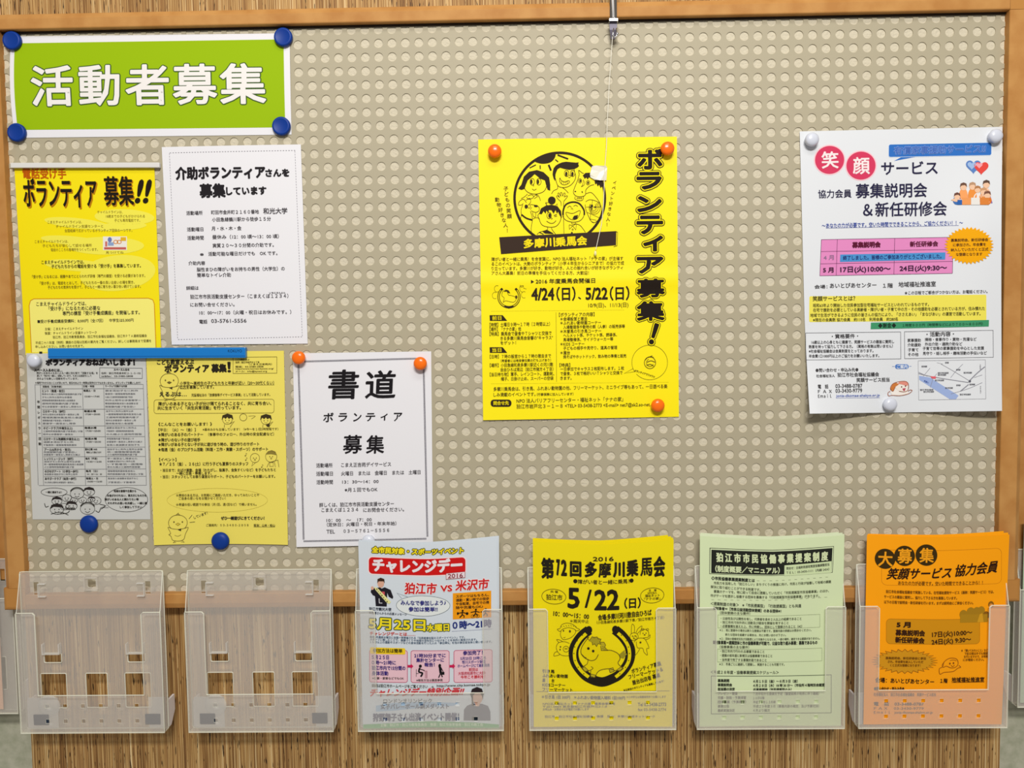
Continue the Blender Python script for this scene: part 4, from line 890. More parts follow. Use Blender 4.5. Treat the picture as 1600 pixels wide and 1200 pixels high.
s.F([(1160, 576), (1200, 560), (1250, 575), (1240, 590), (1190, 590)], 'e8c0a0', 4.2); s.R(1208, 576, 1242, 612, '2f60a8', L=5); s.R(1308, 560, 1372, 612, 'e4e0da', L=5); s.R(1244, 560, 1306, 612, 'e89858', L=4.5); s.R(1374, 560, 1440, 612, 'd88038', L=5); s.K([(1444, 540), (1462, 600)], 10, '7a6ab0')
s.Z(1240, 420, 4.706); s.part = 'printed_text'; c = '3c3a3c'
s.T('会場：', 168, 133, 262, 26, c=c, b=.9); s.T('あいとぴあセンター', 280, 125, 620, 34, c=c, b=1.2); s.T('１階', 668, 124, 740, 32, c=c, b=1.2); s.T('地域福祉推進室', 782, 116, 1054, 36, c=c, b=1.2); s.T('★この日程でご都合がつかない方は、お電話ください。', 826, 178, 1432, 24, c=c, b=.8, y1=166)
s.R(132, 202, 1424, 392, 'ece058', L=1, sk=-12, r=10, part='yellow_field')
for i, a in enumerate(((156, 220, 466, 34, '笑顔サービスとは？'), (160, 270, 1004, 25, '昭和63年より開始した住民参加型在宅福祉サービスといわれているものです。'), (160, 304, 1412, 25, '在宅で援助を必要としている高齢者・障がい者・子育て中の方・その他援助を必要とされている方が、住み慣れた'), (140, 342, 1380, 25, '地域で生活ができるように住民の皆さんの協力により、「ささえあい」「まなびあい」の運営で活動しています。'), (160, 376, 778, 24, '※現在の会員数 協力会員　約110名　利用会員　約280名'))):
    s.T(a[4], a[0], a[1], a[2], a[3], c='4a4420', b=1.6 if i == 0 else .8, y1=a[1] - (a[2] - a[0]) * .010)
s.F([(582, 396), (1442, 376), (1440, 424), (580, 444)], '3f9468', 3, part='green_strip'); s.T('◆謝金◆', 634, 418, 764, 32, c='182820', b=1.6, L=5); s.T('１時間９００円（時間帯などにより７００～８００円）', 812, 416, 1396, 20, c='1e4a34', b=.8, L=5, y1=404)
s.RO(106, 472, 798, 670, 2.6, '54545a', part='text_box', sk=-8); s.RO(826, 462, 1472, 660, 2.6, '54545a', part='text_box', sk=-10)
s.T('・資格要件・', 296, 497, 488, 30, c=c, b=1.4); s.T('・活動内容・', 986, 482, 1186, 32, c=c, b=1.4)
for a in ((148, 540, 750, '16歳以上の心身ともに健康で、笑顔サービスの趣旨に賛同し'), (128, 573, 740, '熱意を持って協力して下さる方。（資格の有無は問いません）'), (128, 606, 598, '※社会福祉協議会は会員制度をとっております。'), (128, 642, 640, '年会費1口1000円以上のご協力をお願いいたします。'), (848, 526, 944, '家事援助'), (974, 520, 1350, '掃除・食事作り・買物・洗濯など'), (848, 560, 944, '介助援助'), (974, 554, 1246, '外出介助・通院介助など'), (850, 596, 926, '子育て'), (958, 586, 1404, '子育て世帯の家事援助を中心とした支援'), (850, 630, 926, 'その他'), (958, 622, 1424, '見守り・話し相手・趣味活動の手伝いなど')):
    s.T(a[3], a[0], a[1], a[2], 23, c=c, b=.9, y1=a[1] - (a[2] - a[0]) * .008)
s.T('●問い合わせ・申込み先●', 176, 746, 486, 26, c=c, b=1.2); s.T('社会福祉法人', 180, 788, 314, 20, c=c, b=.9); s.T('狛江市社会福祉協議会', 334, 780, 636, 29, c=c, b=1.4); s.T('笑顔サービス担当', 472, 818, 712, 29, c=c, b=1.4)
s.T('電　話', 190, 866, 266, 28, c=c, b=1.2); s.T('03-3488-0787', 318, 862, 514, 28, c=c, b=1.4); s.T('Ｆ Ａ Ｘ', 190, 902, 290, 26, c=c, b=1.2); s.T('03-3430-9779', 318, 897, 512, 28, c=c, b=1.4); s.T('Ｅｍａｉｌ', 190, 936, 286, 26, c=c, b=1.4); s.T('jonia-dkomae-shakyo.or.jp', 322, 936, 640, 24, c='4a62b0', b=.9, sh=.15); s.K([(322, 950), (640, 948)], 2, '4a62b0')
s.part = 'guide_badge'; s.R(756, 702, 854, 736, '4a78c0', L=2, r=15); s.T('ご案内', 768, 720, 844, 26, c='e4ecf6', b=1.6, L=4); s.K([(734, 718), (752, 718)], 2.5, '5a80c0'); s.K([(858, 717), (874, 716)], 2.5, '5a80c0')
s.part = 'puppy_picture'
s.F([(738, 880), (716, 900), (730, 930), (790, 932), (850, 918), (846, 890), (800, 880)], 'efe8e0', 2); s.E(800, 862, 46, 38, 'efe6dc', 3); s.F([(752, 870), (736, 900), (718, 880), (736, 846), (764, 838), (780, 850)], 'cc7a3c', 4); s.F([(770, 846), (790, 826), (830, 826), (850, 846), (840, 862), (800, 850)], 'e09080', 4)
s.K([(752, 870), (736, 900), (718, 880), (736, 846), (780, 830), (830, 828), (850, 850), (846, 890), (820, 904), (780, 900)], 4, '9a5028', L=5, smooth=True); s.E(800, 868, 4, 6, '5a2c1c', 5); s.E(828, 862, 4, 6, '5a2c1c', 5); s.F([(806, 880), (830, 876), (822, 898), (810, 894)], 'b8485c', 5)
s.K([(716, 900), (700, 912), (704, 934), (730, 930), (790, 932), (850, 918), (876, 896), (862, 890), (846, 900)], 4, '9a5028', L=5, smooth=True)
s.part = 'map'
s.RO(924, 676, 1414, 964, 2.4, '9a9aa0', sk=-8)
s.F([(930, 786), (1010, 800), (1216, 932), (1196, 960), (1150, 958), (930, 816)], '9cb0dc', 1)
for p, w in (([(926, 770), (980, 784), (1060, 800), (1160, 816), (1290, 836)], 5), ([(926, 760), (990, 790)], 3), ([(1090, 700), (1180, 752), (1290, 820)], 3), ([(1160, 800), (1200, 750), (1250, 700)], 3), ([(960, 790), (1010, 730)], 3), ([(1160, 920), (1290, 880), (1390, 836)], 3), ([(1290, 830), (1350, 770), (1410, 720)], 7), ([(1230, 900), (1290, 850)], 7), ([(1010, 872), (1030, 810)], 3), ([(1060, 770), (1036, 800)], 3), ([(1330, 800), (1390, 780)], 3), ([(1104, 700), (1060, 690)], 2)): s.K(p, w, '8a8a94', L=2, smooth=True)
s.F([(1010, 790), (1052, 792), (1050, 808), (1022, 806)], 'e0606c', 4); s.E(1298, 826, 9, 9, '5c5c68', 4)
for x, y, w in ((948, 718, 40), (1066, 766, 78), (1066, 780, 60), (1044, 820, 66), (1120, 690, 26), (1200, 742, 30), (1254, 764, 60), (1296, 850, 40), (1200, 856, 30), (1118, 876, 56), (934, 890, 98), (960, 904, 76), (1224, 924, 80)): s.T('狛江市社協前', x, y, x + w, 11, c='5a5a62', b=.9)
s.V('小田急線', 1376, 700, 740, 9, c='5a5a62'); s.V('世田谷通り', 1376, 860, 920, 9, c='5a5a62'); s.T('多摩川', 965, 822, 1000, 12, c='4a62a8', b=.8, rot=.5)
s.part = 'printed_text'
# ------------------------------------------------------------------ leaflets standing in the holders
def bow(a, dip=5.0):
    return dict(lift=lambda u, v: a * (1 - (2 * u - 1) ** 2) * np.clip(1 - v, 0, 1) ** .6,
                warp=lambda u, v: np.stack([0 * u, dip * (1 - np.abs(2 * u - 1) ** 1.25) * np.clip(1 - v * 1.25, -.25, 1)], 1))
def stack(q, m, label, group, offs, dip=5.0):
    """plain sheets behind the front leaflet"""
    for i, (l, r, t_, tr) in enumerate(offs):
        q2 = [(q[0][0] + l, q[0][1] - t_), (q[1][0] + r, q[1][1] - tr), (q[2][0] + .3 * r, q[2][1]), (q[3][0] + .3 * l, q[3][1])]
        Sheet('leaflet', label % ('first', 'second', 'third')[i], 'leaflet', q2, .0244 - .0009 * i, m, group=group, nx=16, ny=16, **bow(.0045, dip))

# --- sports event leaflet
q = [(559.7, 845.3), (776.6, 843), (779.7, 1136.5), (567, 1137.7)]
stack(q, BW, '%s blank pale sheet behind the sports event leaflet, only its top edge showing', 'sheets behind the sports event leaflet', [(1, .5, 2, 3.5), (2, 3, 1, 6)])
s = Sheet('leaflet', 'pale blue sports event leaflet with a red title banner', 'leaflet', q, .0256, BW, **bow(.0045)).Z(550, 830, 6.4)
s.part = 'heading'
for c_, b_, L_, t_ in (('4a4410', 14, 3, 0), ('f0dc20', 4.5, 5, 0)):
    s.T('全市民対象・スポーツイベント', 204, 172, 1116, 56, c=c_, b=b_, n=10, L=L_, y1=168, sh=.12)
s.R(160, 240, 1146, 428, 'f0dcdc', r=44, L=1, sk=-12); s.R(170, 250, 1136, 416, 'cc1414', r=38, L=2, sk=-12)
s.T('チャレンジデー', 214, 326, 1100, 120, c='e8e0e4', b=10, n=10, L=5, y1=312)
s.R(944, 392, 1132, 452, 'e6d8dc', L=6, sk=-10); s.RO(944, 392, 1132, 452, 4, 'a83038', L=7, sk=-10); s.T('2016', 962, 420, 1110, 44, c='8a2838', b=2.5, L=8)
for c_, b_, L_ in (('ece4e4', 13, 3), ('cc2020', 4.5, 5)):
    s.T('狛江市', 534, 546, 846, 104, c=c_, b=b_, n=10, L=L_, sh=.12); s.T('VS', 890, 546, 1002, 60, c=c_, b=b_, n=10, L=L_); s.T('米沢市', 1042, 522, 1366, 98, c=c_, b=b_, n=10, L=L_, sh=.12)
for c_, b_, L_ in (('2f4a3c', 17, 3), ('f0dc20', 5, 5)):
    s.T('5月25日', 174, 912, 734, 112, c=c_, b=b_, n=12, L=L_, y1=918); s.T('水曜日', 752, 944, 972, 68, c=c_, b=b_ * .8, n=12, L=L_)
s.T('０時～21時', 1010, 924, 1394, 74, c='1c2c78', b=4.5, n=8, y1=916); s.K([(1000, 984), (1404, 974)], 2.5, '6a7098')
s.T('チャレンジデーとは……', 180, 1016, 634, 34, c='c84038', b=3, n=6)
s.part = 'orange_box'; s.R(1010, 598, 1392, 864, 'f09c10', L=2, sk=-8)
for i, t in enumerate(('スポーツはもちろん、', '通勤・買い物での徒歩', 'や自転車、自宅での掃', '除や洗濯もOK♪')): s.T(t, 1042, 632 + 38 * i, 1370 - (60 if i == 3 else 0), 28, c='4a2c10', b=2.2, L=4)
for x, y in ((1100, 806), (1232, 800), (1330, 800)):
    s.part = 'silhouette#%d' % x
    s.E(x + 8, y - 28, 10, 11, '14100c', 5)
    s.K([(x - 44, y - 2), (x - 10, y - 8), (x + 10, y - 10), (x + 46, y)], 9, '14100c', L=5, smooth=True); s.K([(x + 4, y - 16), (x + 2, y + 14), (x - 22, y + 40)], 11, '14100c', L=5, smooth=True); s.K([(x + 4, y + 12), (x + 22, y + 24), (x + 20, y + 44)], 9, '14100c', L=5, smooth=True)
s.E(1060, 804, 10, 14, '14100c', 5); s.E(1152, 808, 14, 14, '14100c', 5); s.EO(1210, 838, 18, 16, 3, '14100c', L=5); s.EO(1256, 838, 18, 16, 3, '14100c', L=5)
s.part = 'speech_bubble'
s.E(714, 722, 268, 104, 'dfe4e2', 1.5, n=44); s.EO(714, 722, 268, 104, 3.5, '5a6870', n=44); s.K([(500, 650), (452, 598), (560, 634)], 3, '5a6870')
s.T('みんなで参加しよう♪', 492, 694, 940, 46, c='2a2a7c', b=3.4, n=8, y1=690); s.T('参加は簡単!!', 570, 758, 858, 44, c='2a2a7c', b=3.4, n=8)
s.part = 'person_picture'
s.E(290, 505, 34, 46, 'd8a890', 3); s.F([(256, 510), (258, 466), (290, 450), (326, 462), (330, 505), (318, 486), (270, 488)], '3a2618', 4)
s.F([(240, 560), (280, 548), (300, 560), (330, 545), (390, 570), (416, 640), (408, 660), (370, 640), (356, 600), (350, 740), (240, 740), (232, 640), (210, 632), (188, 600), (200, 560)], '1e1c24', 2.5)
s.F([(225, 545), (262, 560), (392, 690), (376, 712), (350, 700), (236, 575)], 'e6e29a', 4); s.E(206, 560, 15, 18, 'd8a890', 3.4); s.F([(300, 590), (330, 590), (330, 640), (310, 620)], 'c85058', 3.2); s.K([(274, 660), (276, 706), (306, 706)], 8, 'c8c8cc', L=4)
for i, ch in enumerate('狛江市観光大使'): s.T(ch, 246 + 17 * i, 562 + 20 * i, 262 + 17 * i, 15, c='6a6a30', b=.6, L=6, rot=.8)
s.part = 'printed_text'
s.T('狛江市観光大使', 174, 769, 396, 30, c='2c3444', b=2.2); s.T('の応援さんからの応援メッセージ', 174, 808, 552, 24, c='3c4454', b=1.4, y1=812)
for i, t in enumerate(('毎年5月最終水曜日に全国一斉開催される「住民総参加型のスポーツイベント」です。', 'スポーツに親しむことで、健康づくりや地域の活性化につなげることを目的に実施されます。', '１５分以上の運動やスポーツなどの身体活動を行った人の「参加率%」を他の参加自治体と競い合います。')): s.T(t, 180, 1052 + 25 * i, (1130, 1250, 1400)[i], 22, c='4a6078', b=1, y1=1046 + 27 * i)
s.Z(550, 990, 6.4); s.part = 'step_boxes'
for x0, x1 in ((176, 556), (592, 974), (1020, 1402)): s.R(x0, 156, x1, 482, 'e8c0ca', r=22, L=1, sk=0); s.RO(x0, 156, x1, 482, 6, 'c05a78', r=22, L=2)
s.R(182, 132, 536, 196, 'f0cc20', r=14, L=4); s.T('参加方法は簡単', 212, 162, 506, 38, c='3c3410', b=3, L=6)
for x in (586, 1004): s.F([(x - 26, 302), (x + 4, 302), (x + 4, 288), (x + 30, 314), (x + 4, 342), (x + 4, 328), (x - 26, 328)], 'c81c50', 4)
for i, t in enumerate(('５月２５日', '０時～21時に', '狛江市内で15分間の', '身体活動')): s.T(t, 200, 230 + 54 * i, (370, 440, 536, 364)[i], 40, c='3c2c78', b=3, n=8)
s.T('※仕事・家事などでもOK', 204, 442, 520, 24, c='5c5050', b=1.6)
for i, t in enumerate(('21時30分までに', '集計センターに', '報告！')): s.T(t, (626, 646, 728)[i], 206 + 46 * i, (938, 920, 828)[i], 38, c='3c2c78', b=3, n=8)
s.T('※報告方法は裏面参照', 646, 458, 908, 24, c='5c5050', b=1.4)
s.T('参加完了！', 1112, 184, 1306, 40, c='3c2c78', b=3, n=8)
for i, (t, c_) in enumerate((('5月25日 23時ころ', '4a4488'), ('笹川スポーツ財団', '4a4488'), ('ホームページにて結果発表', '4a4488'), ('前回は', 'c03848'), ('大阪府柏原市に大勝!', 'c05060'), ('今年こそ勝利を！', 'c82c38'))): s.T(t, (1086, 1102, 1058, 1170, 1064, 1088)[i], 238 + 38 * i, (1340, 1334, 1376, 1260, 1336, 1332)[i], 30, c=c_, b=2)
s.part = 'silhouette#a'; kb = '121014'
s.E(686, 312, 15, 16, kb, 5); s.K([(680, 330), (672, 370), (706, 384), (690, 420)], 17, kb, L=5, smooth=True); s.K([(676, 340), (728, 356)], 8, kb, L=5); s.K([(646, 345), (644, 420)], 4, kb, L=5); s.K([(646, 388), (670, 388)], 4, kb, L=5); s.K([(718, 362), (752, 362), (752, 434)], 4, 'a06878', L=5); s.R(730, 364, 752, 434, 'c898a4', L=4)
s.part = 'silhouette#b'; s.E(880, 306, 13, 17, kb, 5); s.K([(882, 320), (886, 360), (890, 384)], 25, kb, L=5); s.K([(888, 384), (868, 430)], 11, kb, L=5); s.K([(890, 384), (906, 424)], 11, kb, L=5); s.K([(874, 330), (868, 306)], 8, kb, L=5); s.K([(894, 330), (914, 370)], 8, kb, L=5); s.R(898, 372, 926, 400, kb, L=5)
s.part = 'printed_text'
s.T('詳細は狛江市ホームページをご覧ください　→', 200, 516, 816, 32, c='3c4038', b=1.8, y1=524); s.T('http://www.city.komae.tokyo.jp', 850, 518, 1380, 32, c='3c4038', b=1.8, y1=508)
s.part = 'heading'
s.T('チャレンジデー特別企画!!', 184, 588, 1116, 74, c='cc3038', b=4, n=8, sh=.35, y1=572)
s.F([(240, 720), (420, 690), (700, 680), (1060, 690), (1020, 720), (700, 740), (420, 770), (240, 780)], 'a4c0da', 1)
s.T('ロンドンオリンピック', 316, 672, 800, 44, c='5a6470', b=2.4, n=6); s.T('女子バレーボール銅メダリスト', 288, 728, 970, 48, c='3c4a68', b=3, n=8); s.T('狩野舞子さん出演イベント開催！', 212, 838, 1070, 74, c='4a5478', b=4, n=8, y1=832)
s.part = 'green_band'
s.F([(112, 908), (400, 898), (800, 880), (1200, 890), (1470, 908), (1470, 950), (800, 945), (112, 952)], '7ab484', 1); s.T('主催：狛江市・狛江市教育委員会　後援：狛江市体育協会・狛江市商工会', 286, 916, 1310, 30, c='d8ecd0', b=1.6, L=4)
s.part = 'portrait_picture'
s.F([(1116, 870), (1120, 760), (1150, 720), (1200, 700), (1300, 700), (1360, 722), (1384, 780), (1386, 870)], '6c7080', 2); s.E(1256, 630, 52, 72, 'd0a896', 3); s.F([(1200, 720), (1196, 640), (1184, 600), (1200, 550), (1250, 528), (1300, 548), (1316, 600), (1308, 660), (1300, 620), (1280, 588), (1236, 586), (1212, 612), (1210, 670), (1226, 720)], '2a2024', 4); s.F([(1228, 690), (1284, 690), (1270, 724), (1240, 724)], 'd0a896', 3.4); s.R(1200, 832, 1256, 866, '1c2630', L=4)

# --- yellow horseshoe leaflet
q = [(832.5, 845.6), (1052.6, 842.8), (1050.5, 1136), (834, 1136)]
stack(q, YB, '%s plain yellow sheet behind the horseshoe leaflet, only its top edge showing', 'sheets behind the horseshoe leaflet', [(0, -1, 2.5, 3), (0, -4, 4, 5), (0, -9, 5, 7)])
s = Sheet('leaflet', 'yellow leaflet with a pony inside a black horseshoe', 'leaflet', q, .0256, YB, **bow(.0045)).Z(820, 830, 6.4)
kk = '221c10'; c = '5a4e10'; s.part = 'heading'
s.T('2016', 680, 244, 884, 42, c='3a3010', b=4, n=8)
hx = [('第', 164, 292, 372, 210), ('7', 314, 350, 358, 166), ('2', 362, 420, 358, 166), ('回', 450, 564, 366, 156), ('多', 598, 718, 364, 160), ('摩', 732, 862, 366, 160), ('川', 880, 996, 366, 156), ('乗', 1014, 1132, 356, 170), ('馬', 1150, 1276, 352, 190), ('会', 1284, 1402, 356, 210)]
for ch, x0, x1, y, h in hx: s.T(ch, x0 + 6, y - 12, x1 - 6, h - 14, c=kk, b=10 if ch not in '摩馬' else 6, n=10)
s.E(504, 476, 21, 21, kk, 3); s.E(1064, 470, 21, 21, kk, 3); s.T('障がい者と一緒に乗馬！', 530, 480, 1042, 42, c='4a3e10', b=2.2, n=6)
s.T('5', 434, 650, 540, 196, c=kk, b=11, n=12); s.T('/', 600, 650, 664, 180, c=kk, b=5, n=8); s.T('22', 700, 660, 934, 196, c=kk, b=11, n=12); s.T('（日）', 994, 700, 1154, 96, c=kk, b=4.5, n=8)
s.part = 'printed_text'
for x, y, rx, ry in ((290, 642, 120, 75), (1272, 630, 118, 76)): s.EO(x, y, rx, ry, 5, c)
s.T('共 催', 256, 592, 330, 24, c=c, b=1.2); s.T('狛江市', 214, 650, 374, 52, c=c, b=2); s.T('主　催', 1236, 578, 1314, 22, c=c, b=1.2); s.T('NPO法人', 1226, 604, 1318, 22, c=c, b=1.2); s.T('福祉ネット', 1200, 632, 1346, 28, c=c, b=1.4); s.T('「ナナの家」', 1192, 664, 1352, 24, c=c, b=1.4)
s.T('10：00～15：00', 286, 810, 640, 54, c='3a3010', b=2.6, n=6, y1=832); s.T('＊雨天中止', 452, 882, 638, 34, c=c, b=1.4)
s.T('会場:多摩川河川敷自由ひろば', 732, 840, 1266, 54, c='3a3010', b=2.6, n=6, y1=800); s.T('（小田急線和泉多摩川駅下車／狛江市猪方４丁目）', 716, 890, 1392, 30, c=c, b=1.2, y1=856)
s.Z(820, 980, 6.4); s.part = 'horseshoe_picture'
def shoe(rx, ry, w, c_, a0, a1, L_): s.EO(768, 214, rx, ry, w, c_, a0=a0, a1=a1, L=L_, n=70)
s.K([(640, 0 + 10), (560, 80), (492, 200), (500, 330), (580, 450), (660, 508), (768, 540), (870, 508), (960, 450), (1040, 330), (1050, 200), (980, 80), (900, 6)], 98, kk, L=2, smooth=True)
s.K([(612, 46), (546, 116), (500, 214), (504, 326), (562, 424), (638, 490)], 33, 'e8d400', L=3, smooth=True); s.K([(928, 40), (994, 110), (1040, 204), (1038, 324), (978, 424), (906, 490)], 33, 'e8d400', L=3, smooth=True)
s.F([(690, 540), (850, 540), (800, 566), (768, 580), (736, 566)], kk, 2.5); s.E(640, 8, 32, 40, kk, 2.6); s.E(902, 4, 32, 40, kk, 2.6)
for x, y in ((574, 62), (524, 120), (498, 184), (490, 250), (502, 322), (532, 390), (588, 456), (964, 62), (1012, 120), (1034, 184), (1044, 250), (1036, 322), (1004, 390), (948, 456)): s.E(x, y, 6, 6, '4a4010', 4, n=8)
pc = '5a4a14'
s.F([(640, 78), (600, 130), (566, 190), (560, 240), (590, 284), (640, 310), (628, 340), (600, 380), (566, 396), (600, 432), (660, 430), (660, 490), (700, 494), (730, 430), (800, 410), (860, 400), (900, 430), (950, 420), (980, 400), (946, 370), (930, 340), (950, 290), (930, 250), (860, 215), (780, 215), (750, 170), (740, 120), (700, 90)], 'e6d000', 3.5)
s.K([(640, 78), (600, 130), (566, 190), (560, 240), (576, 270), (610, 300), (660, 320), (706, 306), (734, 256)], 7, pc, L=5, smooth=True)
s.K([(636, 66), (626, 90), (640, 110)], 6, pc, L=5, smooth=True); s.K([(780, 215), (860, 215), (930, 250), (950, 300), (930, 340), (946, 370), (980, 392)], 7, pc, L=5, smooth=True)
s.K([(630, 320), (620, 356), (576, 390), (600, 430), (634, 426), (680, 400), (660, 380)], 6, pc, L=5, smooth=True); s.K([(660, 420), (656, 476), (700, 492), (720, 446), (760, 414), (840, 402), (900, 420), (950, 420), (980, 396)], 6, pc, L=5, smooth=True)
s.F([(640, 120), (672, 74), (720, 76), (760, 100), (748, 130), (760, 150), (730, 150), (716, 176), (696, 150), (676, 160), (670, 136)], 'a89a20', 4.5); s.K([(640, 120), (672, 74), (690, 88), (720, 76), (728, 96), (760, 100), (748, 130), (760, 150), (730, 146), (716, 176), (696, 148), (676, 160), (670, 130)], 5, pc, L=5)
s.F([(752, 130), (790, 130), (806, 160), (800, 190), (830, 216), (762, 216)], 'b8a820', 4.5); s.K([(752, 130), (790, 130), (806, 160), (796, 180), (830, 216), (762, 216), (756, 170)], 5, pc, L=5); s.K([(770, 176), (800, 184)], 4, pc, L=5); s.K([(766, 196), (808, 202)], 4, pc, L=5)
s.F([(940, 260), (966, 236), (1000, 210), (996, 240), (1020, 256), (1000, 276), (986, 300), (950, 290)], '9a8e20', 4.5); s.E(634, 196, 13, 14, '2c2410', 5.5); s.E(682, 222, 13, 14, '2c2410', 5.5); s.K([(574, 262), (594, 284), (614, 292)], 7, pc, L=5.5, smooth=True)
for p in ([(566, 396), (596, 384), (634, 420), (600, 432)], [(660, 456), (706, 468), (698, 494), (656, 480)], [(840, 402), (880, 392), (892, 430), (850, 442)], [(916, 416), (956, 386), (984, 400), (950, 432)]): s.F(p, 'b8a820', 4.6); s.K(p, 5, pc, L=5.2, closed=True)
s.part = 'animals_picture'; s.Z(820, 830, 6.4)
s.K([(352, 960), (370, 922), (420, 904), (480, 916), (516, 950)], 4.5, pc, smooth=True); s.K([(352, 964), (324, 970), (346, 990), (362, 984)], 4.5, pc, smooth=True); s.K([(516, 950), (548, 966), (520, 980), (500, 972)], 4.5, pc, smooth=True)
s.K([(362, 984), (356, 1030), (380, 1070), (410, 1070), (460, 1050), (500, 1010), (504, 970), (440, 950), (380, 966), (362, 984)], 4.5, pc, smooth=True); s.E(450, 986, 10, 13, pc, 4); s.E(386, 982, 7, 9, pc, 4); s.K([(384, 1050), (396, 1056), (404, 1046)], 4, pc)
for i in range(7): s.K([(360 + 24 * i, 938 - 14 * sin(i / 2.2)), (372 + 24 * i, 948 - 14 * sin(i / 2.2))], 4, pc)
s.K([(1062, 1010), (1066, 930), (1076, 912), (1094, 940), (1092, 1006)], 4.5, pc, smooth=True); s.K([(1110, 1000), (1130, 960), (1168, 934), (1160, 970), (1124, 1010)], 4.5, pc, smooth=True); s.EO(1090, 1040, 42, 40, 4.5, pc); s.E(1074, 1034, 5, 7, pc, 4); s.E(1108, 1034, 5, 7, pc, 4); s.K([(1082, 1052), (1090, 1058), (1098, 1052)], 4, pc)
s.EO(1194, 1014, 44, 46, 4.5, pc, a0=-190, a1=30); s.EO(1178, 970, 12, 10, 4, pc); s.EO(1224, 972, 12, 10, 4, pc); s.E(1180, 1008, 5, 6, pc, 4); s.E(1210, 1008, 5, 6, pc, 4); s.E(1196, 1024, 9, 6, pc, 4)
s.Z(820, 980, 6.4)
s.K([(446, 150), (400, 134), (340, 144), (314, 190), (330, 240), (370, 272), (430, 276), (446, 262)], 4.5, pc, smooth=True); s.K([(340, 144), (318, 114), (356, 120), (378, 134)], 4.5, pc, smooth=True); s.K([(326, 236), (300, 246), (290, 280), (334, 272), (350, 262)], 4.5, pc, smooth=True); s.EO(412, 208, 29, 30, 4.5, pc); s.E(404, 204, 5, 8, pc, 4); s.E(420, 204, 5, 8, pc, 4); s.E(356, 186, 7, 8, pc, 4); s.E(352, 214, 7, 8, pc, 4)
s.K([(1090, 140), (1110, 106), (1150, 96), (1200, 110), (1240, 196), (1216, 206), (1224, 270), (1190, 240), (1176, 200), (1130, 196), (1116, 170), (1112, 130)], 4.5, pc, smooth=True); s.K([(1110, 106), (1084, 100), (1096, 70), (1120, 90)], 4.5, pc, smooth=True); s.K([(1180, 96), (1230, 90), (1250, 66), (1246, 98), (1206, 116)], 4.5, pc, smooth=True); s.E(1154, 140, 10, 10, pc, 4); s.K([(1148, 206), (1120, 250), (1090, 282)], 4.5, pc, smooth=True)
s.part = 'printed_text'
for i, (t, x1) in enumerate((('引き馬', 296), ('ふれあい動物園', 428), ('屋　　台', 294), ('KIDSコーナー', 404), ('フリーマーケット', 476))): s.T(t, 176, 434 + 46 * i, x1, 34, c='3c3412', b=2.2, n=6, y1=438 + 46 * i)
for i, (t, x0, x1, h) in enumerate((('ボランティア募集', 1066, 1370, 44), ('フリーマーケット＆', 1036, 1386, 44), ('屋台出店者 募集', 1074, 1360, 44), ('当日参加のボランティアも募集しています！', 986, 1400, 22))): s.T(t, x0, 434 + 58 * i + (20 if i == 3 else 0), x1, h, c='3a3010', b=2.6 if i < 3 else 1.2, n=6, y1=434 + 58 * i - (80 if i < 3 else 96) + (20 if i == 3 else 0))
s.K([(116, 642), (1446, 634)], 4, '4a4010')
s.T('＊引き馬 1回 300円　＊ふれあい動物園入場料 1回100円', 170, 694, 1000, 34, c='4a4010', b=2.2, n=6, y1=704); s.T('＊小中学生は保護者同伴でお願いします', 1016, 694, 1410, 24, c=c, b=1)
for i in range(3): s.T(('NPO法人福祉ネット「ナナの家」乗馬会事務局', '〒201-0004 東京都狛江市岩戸北3-1-8', 'お申込み・お問合せはお電話でお願いします')[i], 180, 764 + 28 * i, (900, 820, 640)[i], 24, c=c, b=1.2)
s.T('Tel 03-5438-2773', 1130, 770, 1412, 34, c='4a4010', b=2.2, n=6); s.T('fax 03-5438-2774', 1130, 822, 1412, 28, c=c, b=1.4); s.T('狛江市・狛江市社会福祉協議会　後援　協力：多摩川流域ネットワーク', 200, 893, 1300, 24, c=c, b=1.2)

# --- pale green leaflet
q = [(1093.6, 837.5), (1319.4, 836.3), (1313.8, 1135), (1092.8, 1136)]
stack(q, paper('paper_green_edge', 'dde6c4'), '%s pale sheet behind the green text leaflet, only its top edge showing', 'sheets behind the green leaflet', [(0, 0, 2, 2), (0, -3, 3.5, 4), (1, -9, 5, 5)])
s = Sheet('leaflet', 'pale green text leaflet with a black title block', 'leaflet', q, .0256, GP, **bow(.0045)).Z(1070, 820, 5.926)
s.part = 'title_block'; gk = '23261f'
s.F([(228, 206), (1378, 190), (1366, 436), (226, 450)], gk, 1); s.F([(234, 211), (1373, 195), (1361, 431), (231, 445)], 'd6e4b6', 2); s.F([(244, 222), (1364, 206), (1352, 424), (242, 440)], gk, 3)
s.T('狛 江 市 市 民 協 働 事 業 提 案 制 度', 290, 290, 1318, 76, c='d4e0b0', b=4.5, n=8, L=5, y1=277); s.T('（制度概要／マニュアル）', 280, 396, 868, 54, c='d4e0b0', b=3, n=8, L=5, y1=392)
s.F([(914, 346), (1354, 328), (1350, 434), (912, 444)], 'd0e0ae', 4); s.T('問合せ：企画財政部政策室協働調整担当', 932, 376, 1332, 24, c='4a4c40', b=1, L=6, y1=356); s.T('ＴＥＬ：03-3430-1111（内線 2454）', 932, 416, 1332, 24, c='4a4c40', b=1, L=6, y1=400)
s.part = 'printed_text'; c = '5a6048'
s.T('◇市民協働事業提案制度とは', 244, 486, 640, 30, c='2c3028', b=2.6, n=6, y1=490)
for i in range(12): s.K([(660 + 58 * i, 492 - 1.6 * i), (684 + 58 * i, 492 - 1.6 * i)], 2, c); 
for i in range(19): s.K([(244 + 58 * i, 686 - 1.4 * i), (270 + 58 * i, 686 - 1.4 * i)], 2, c)
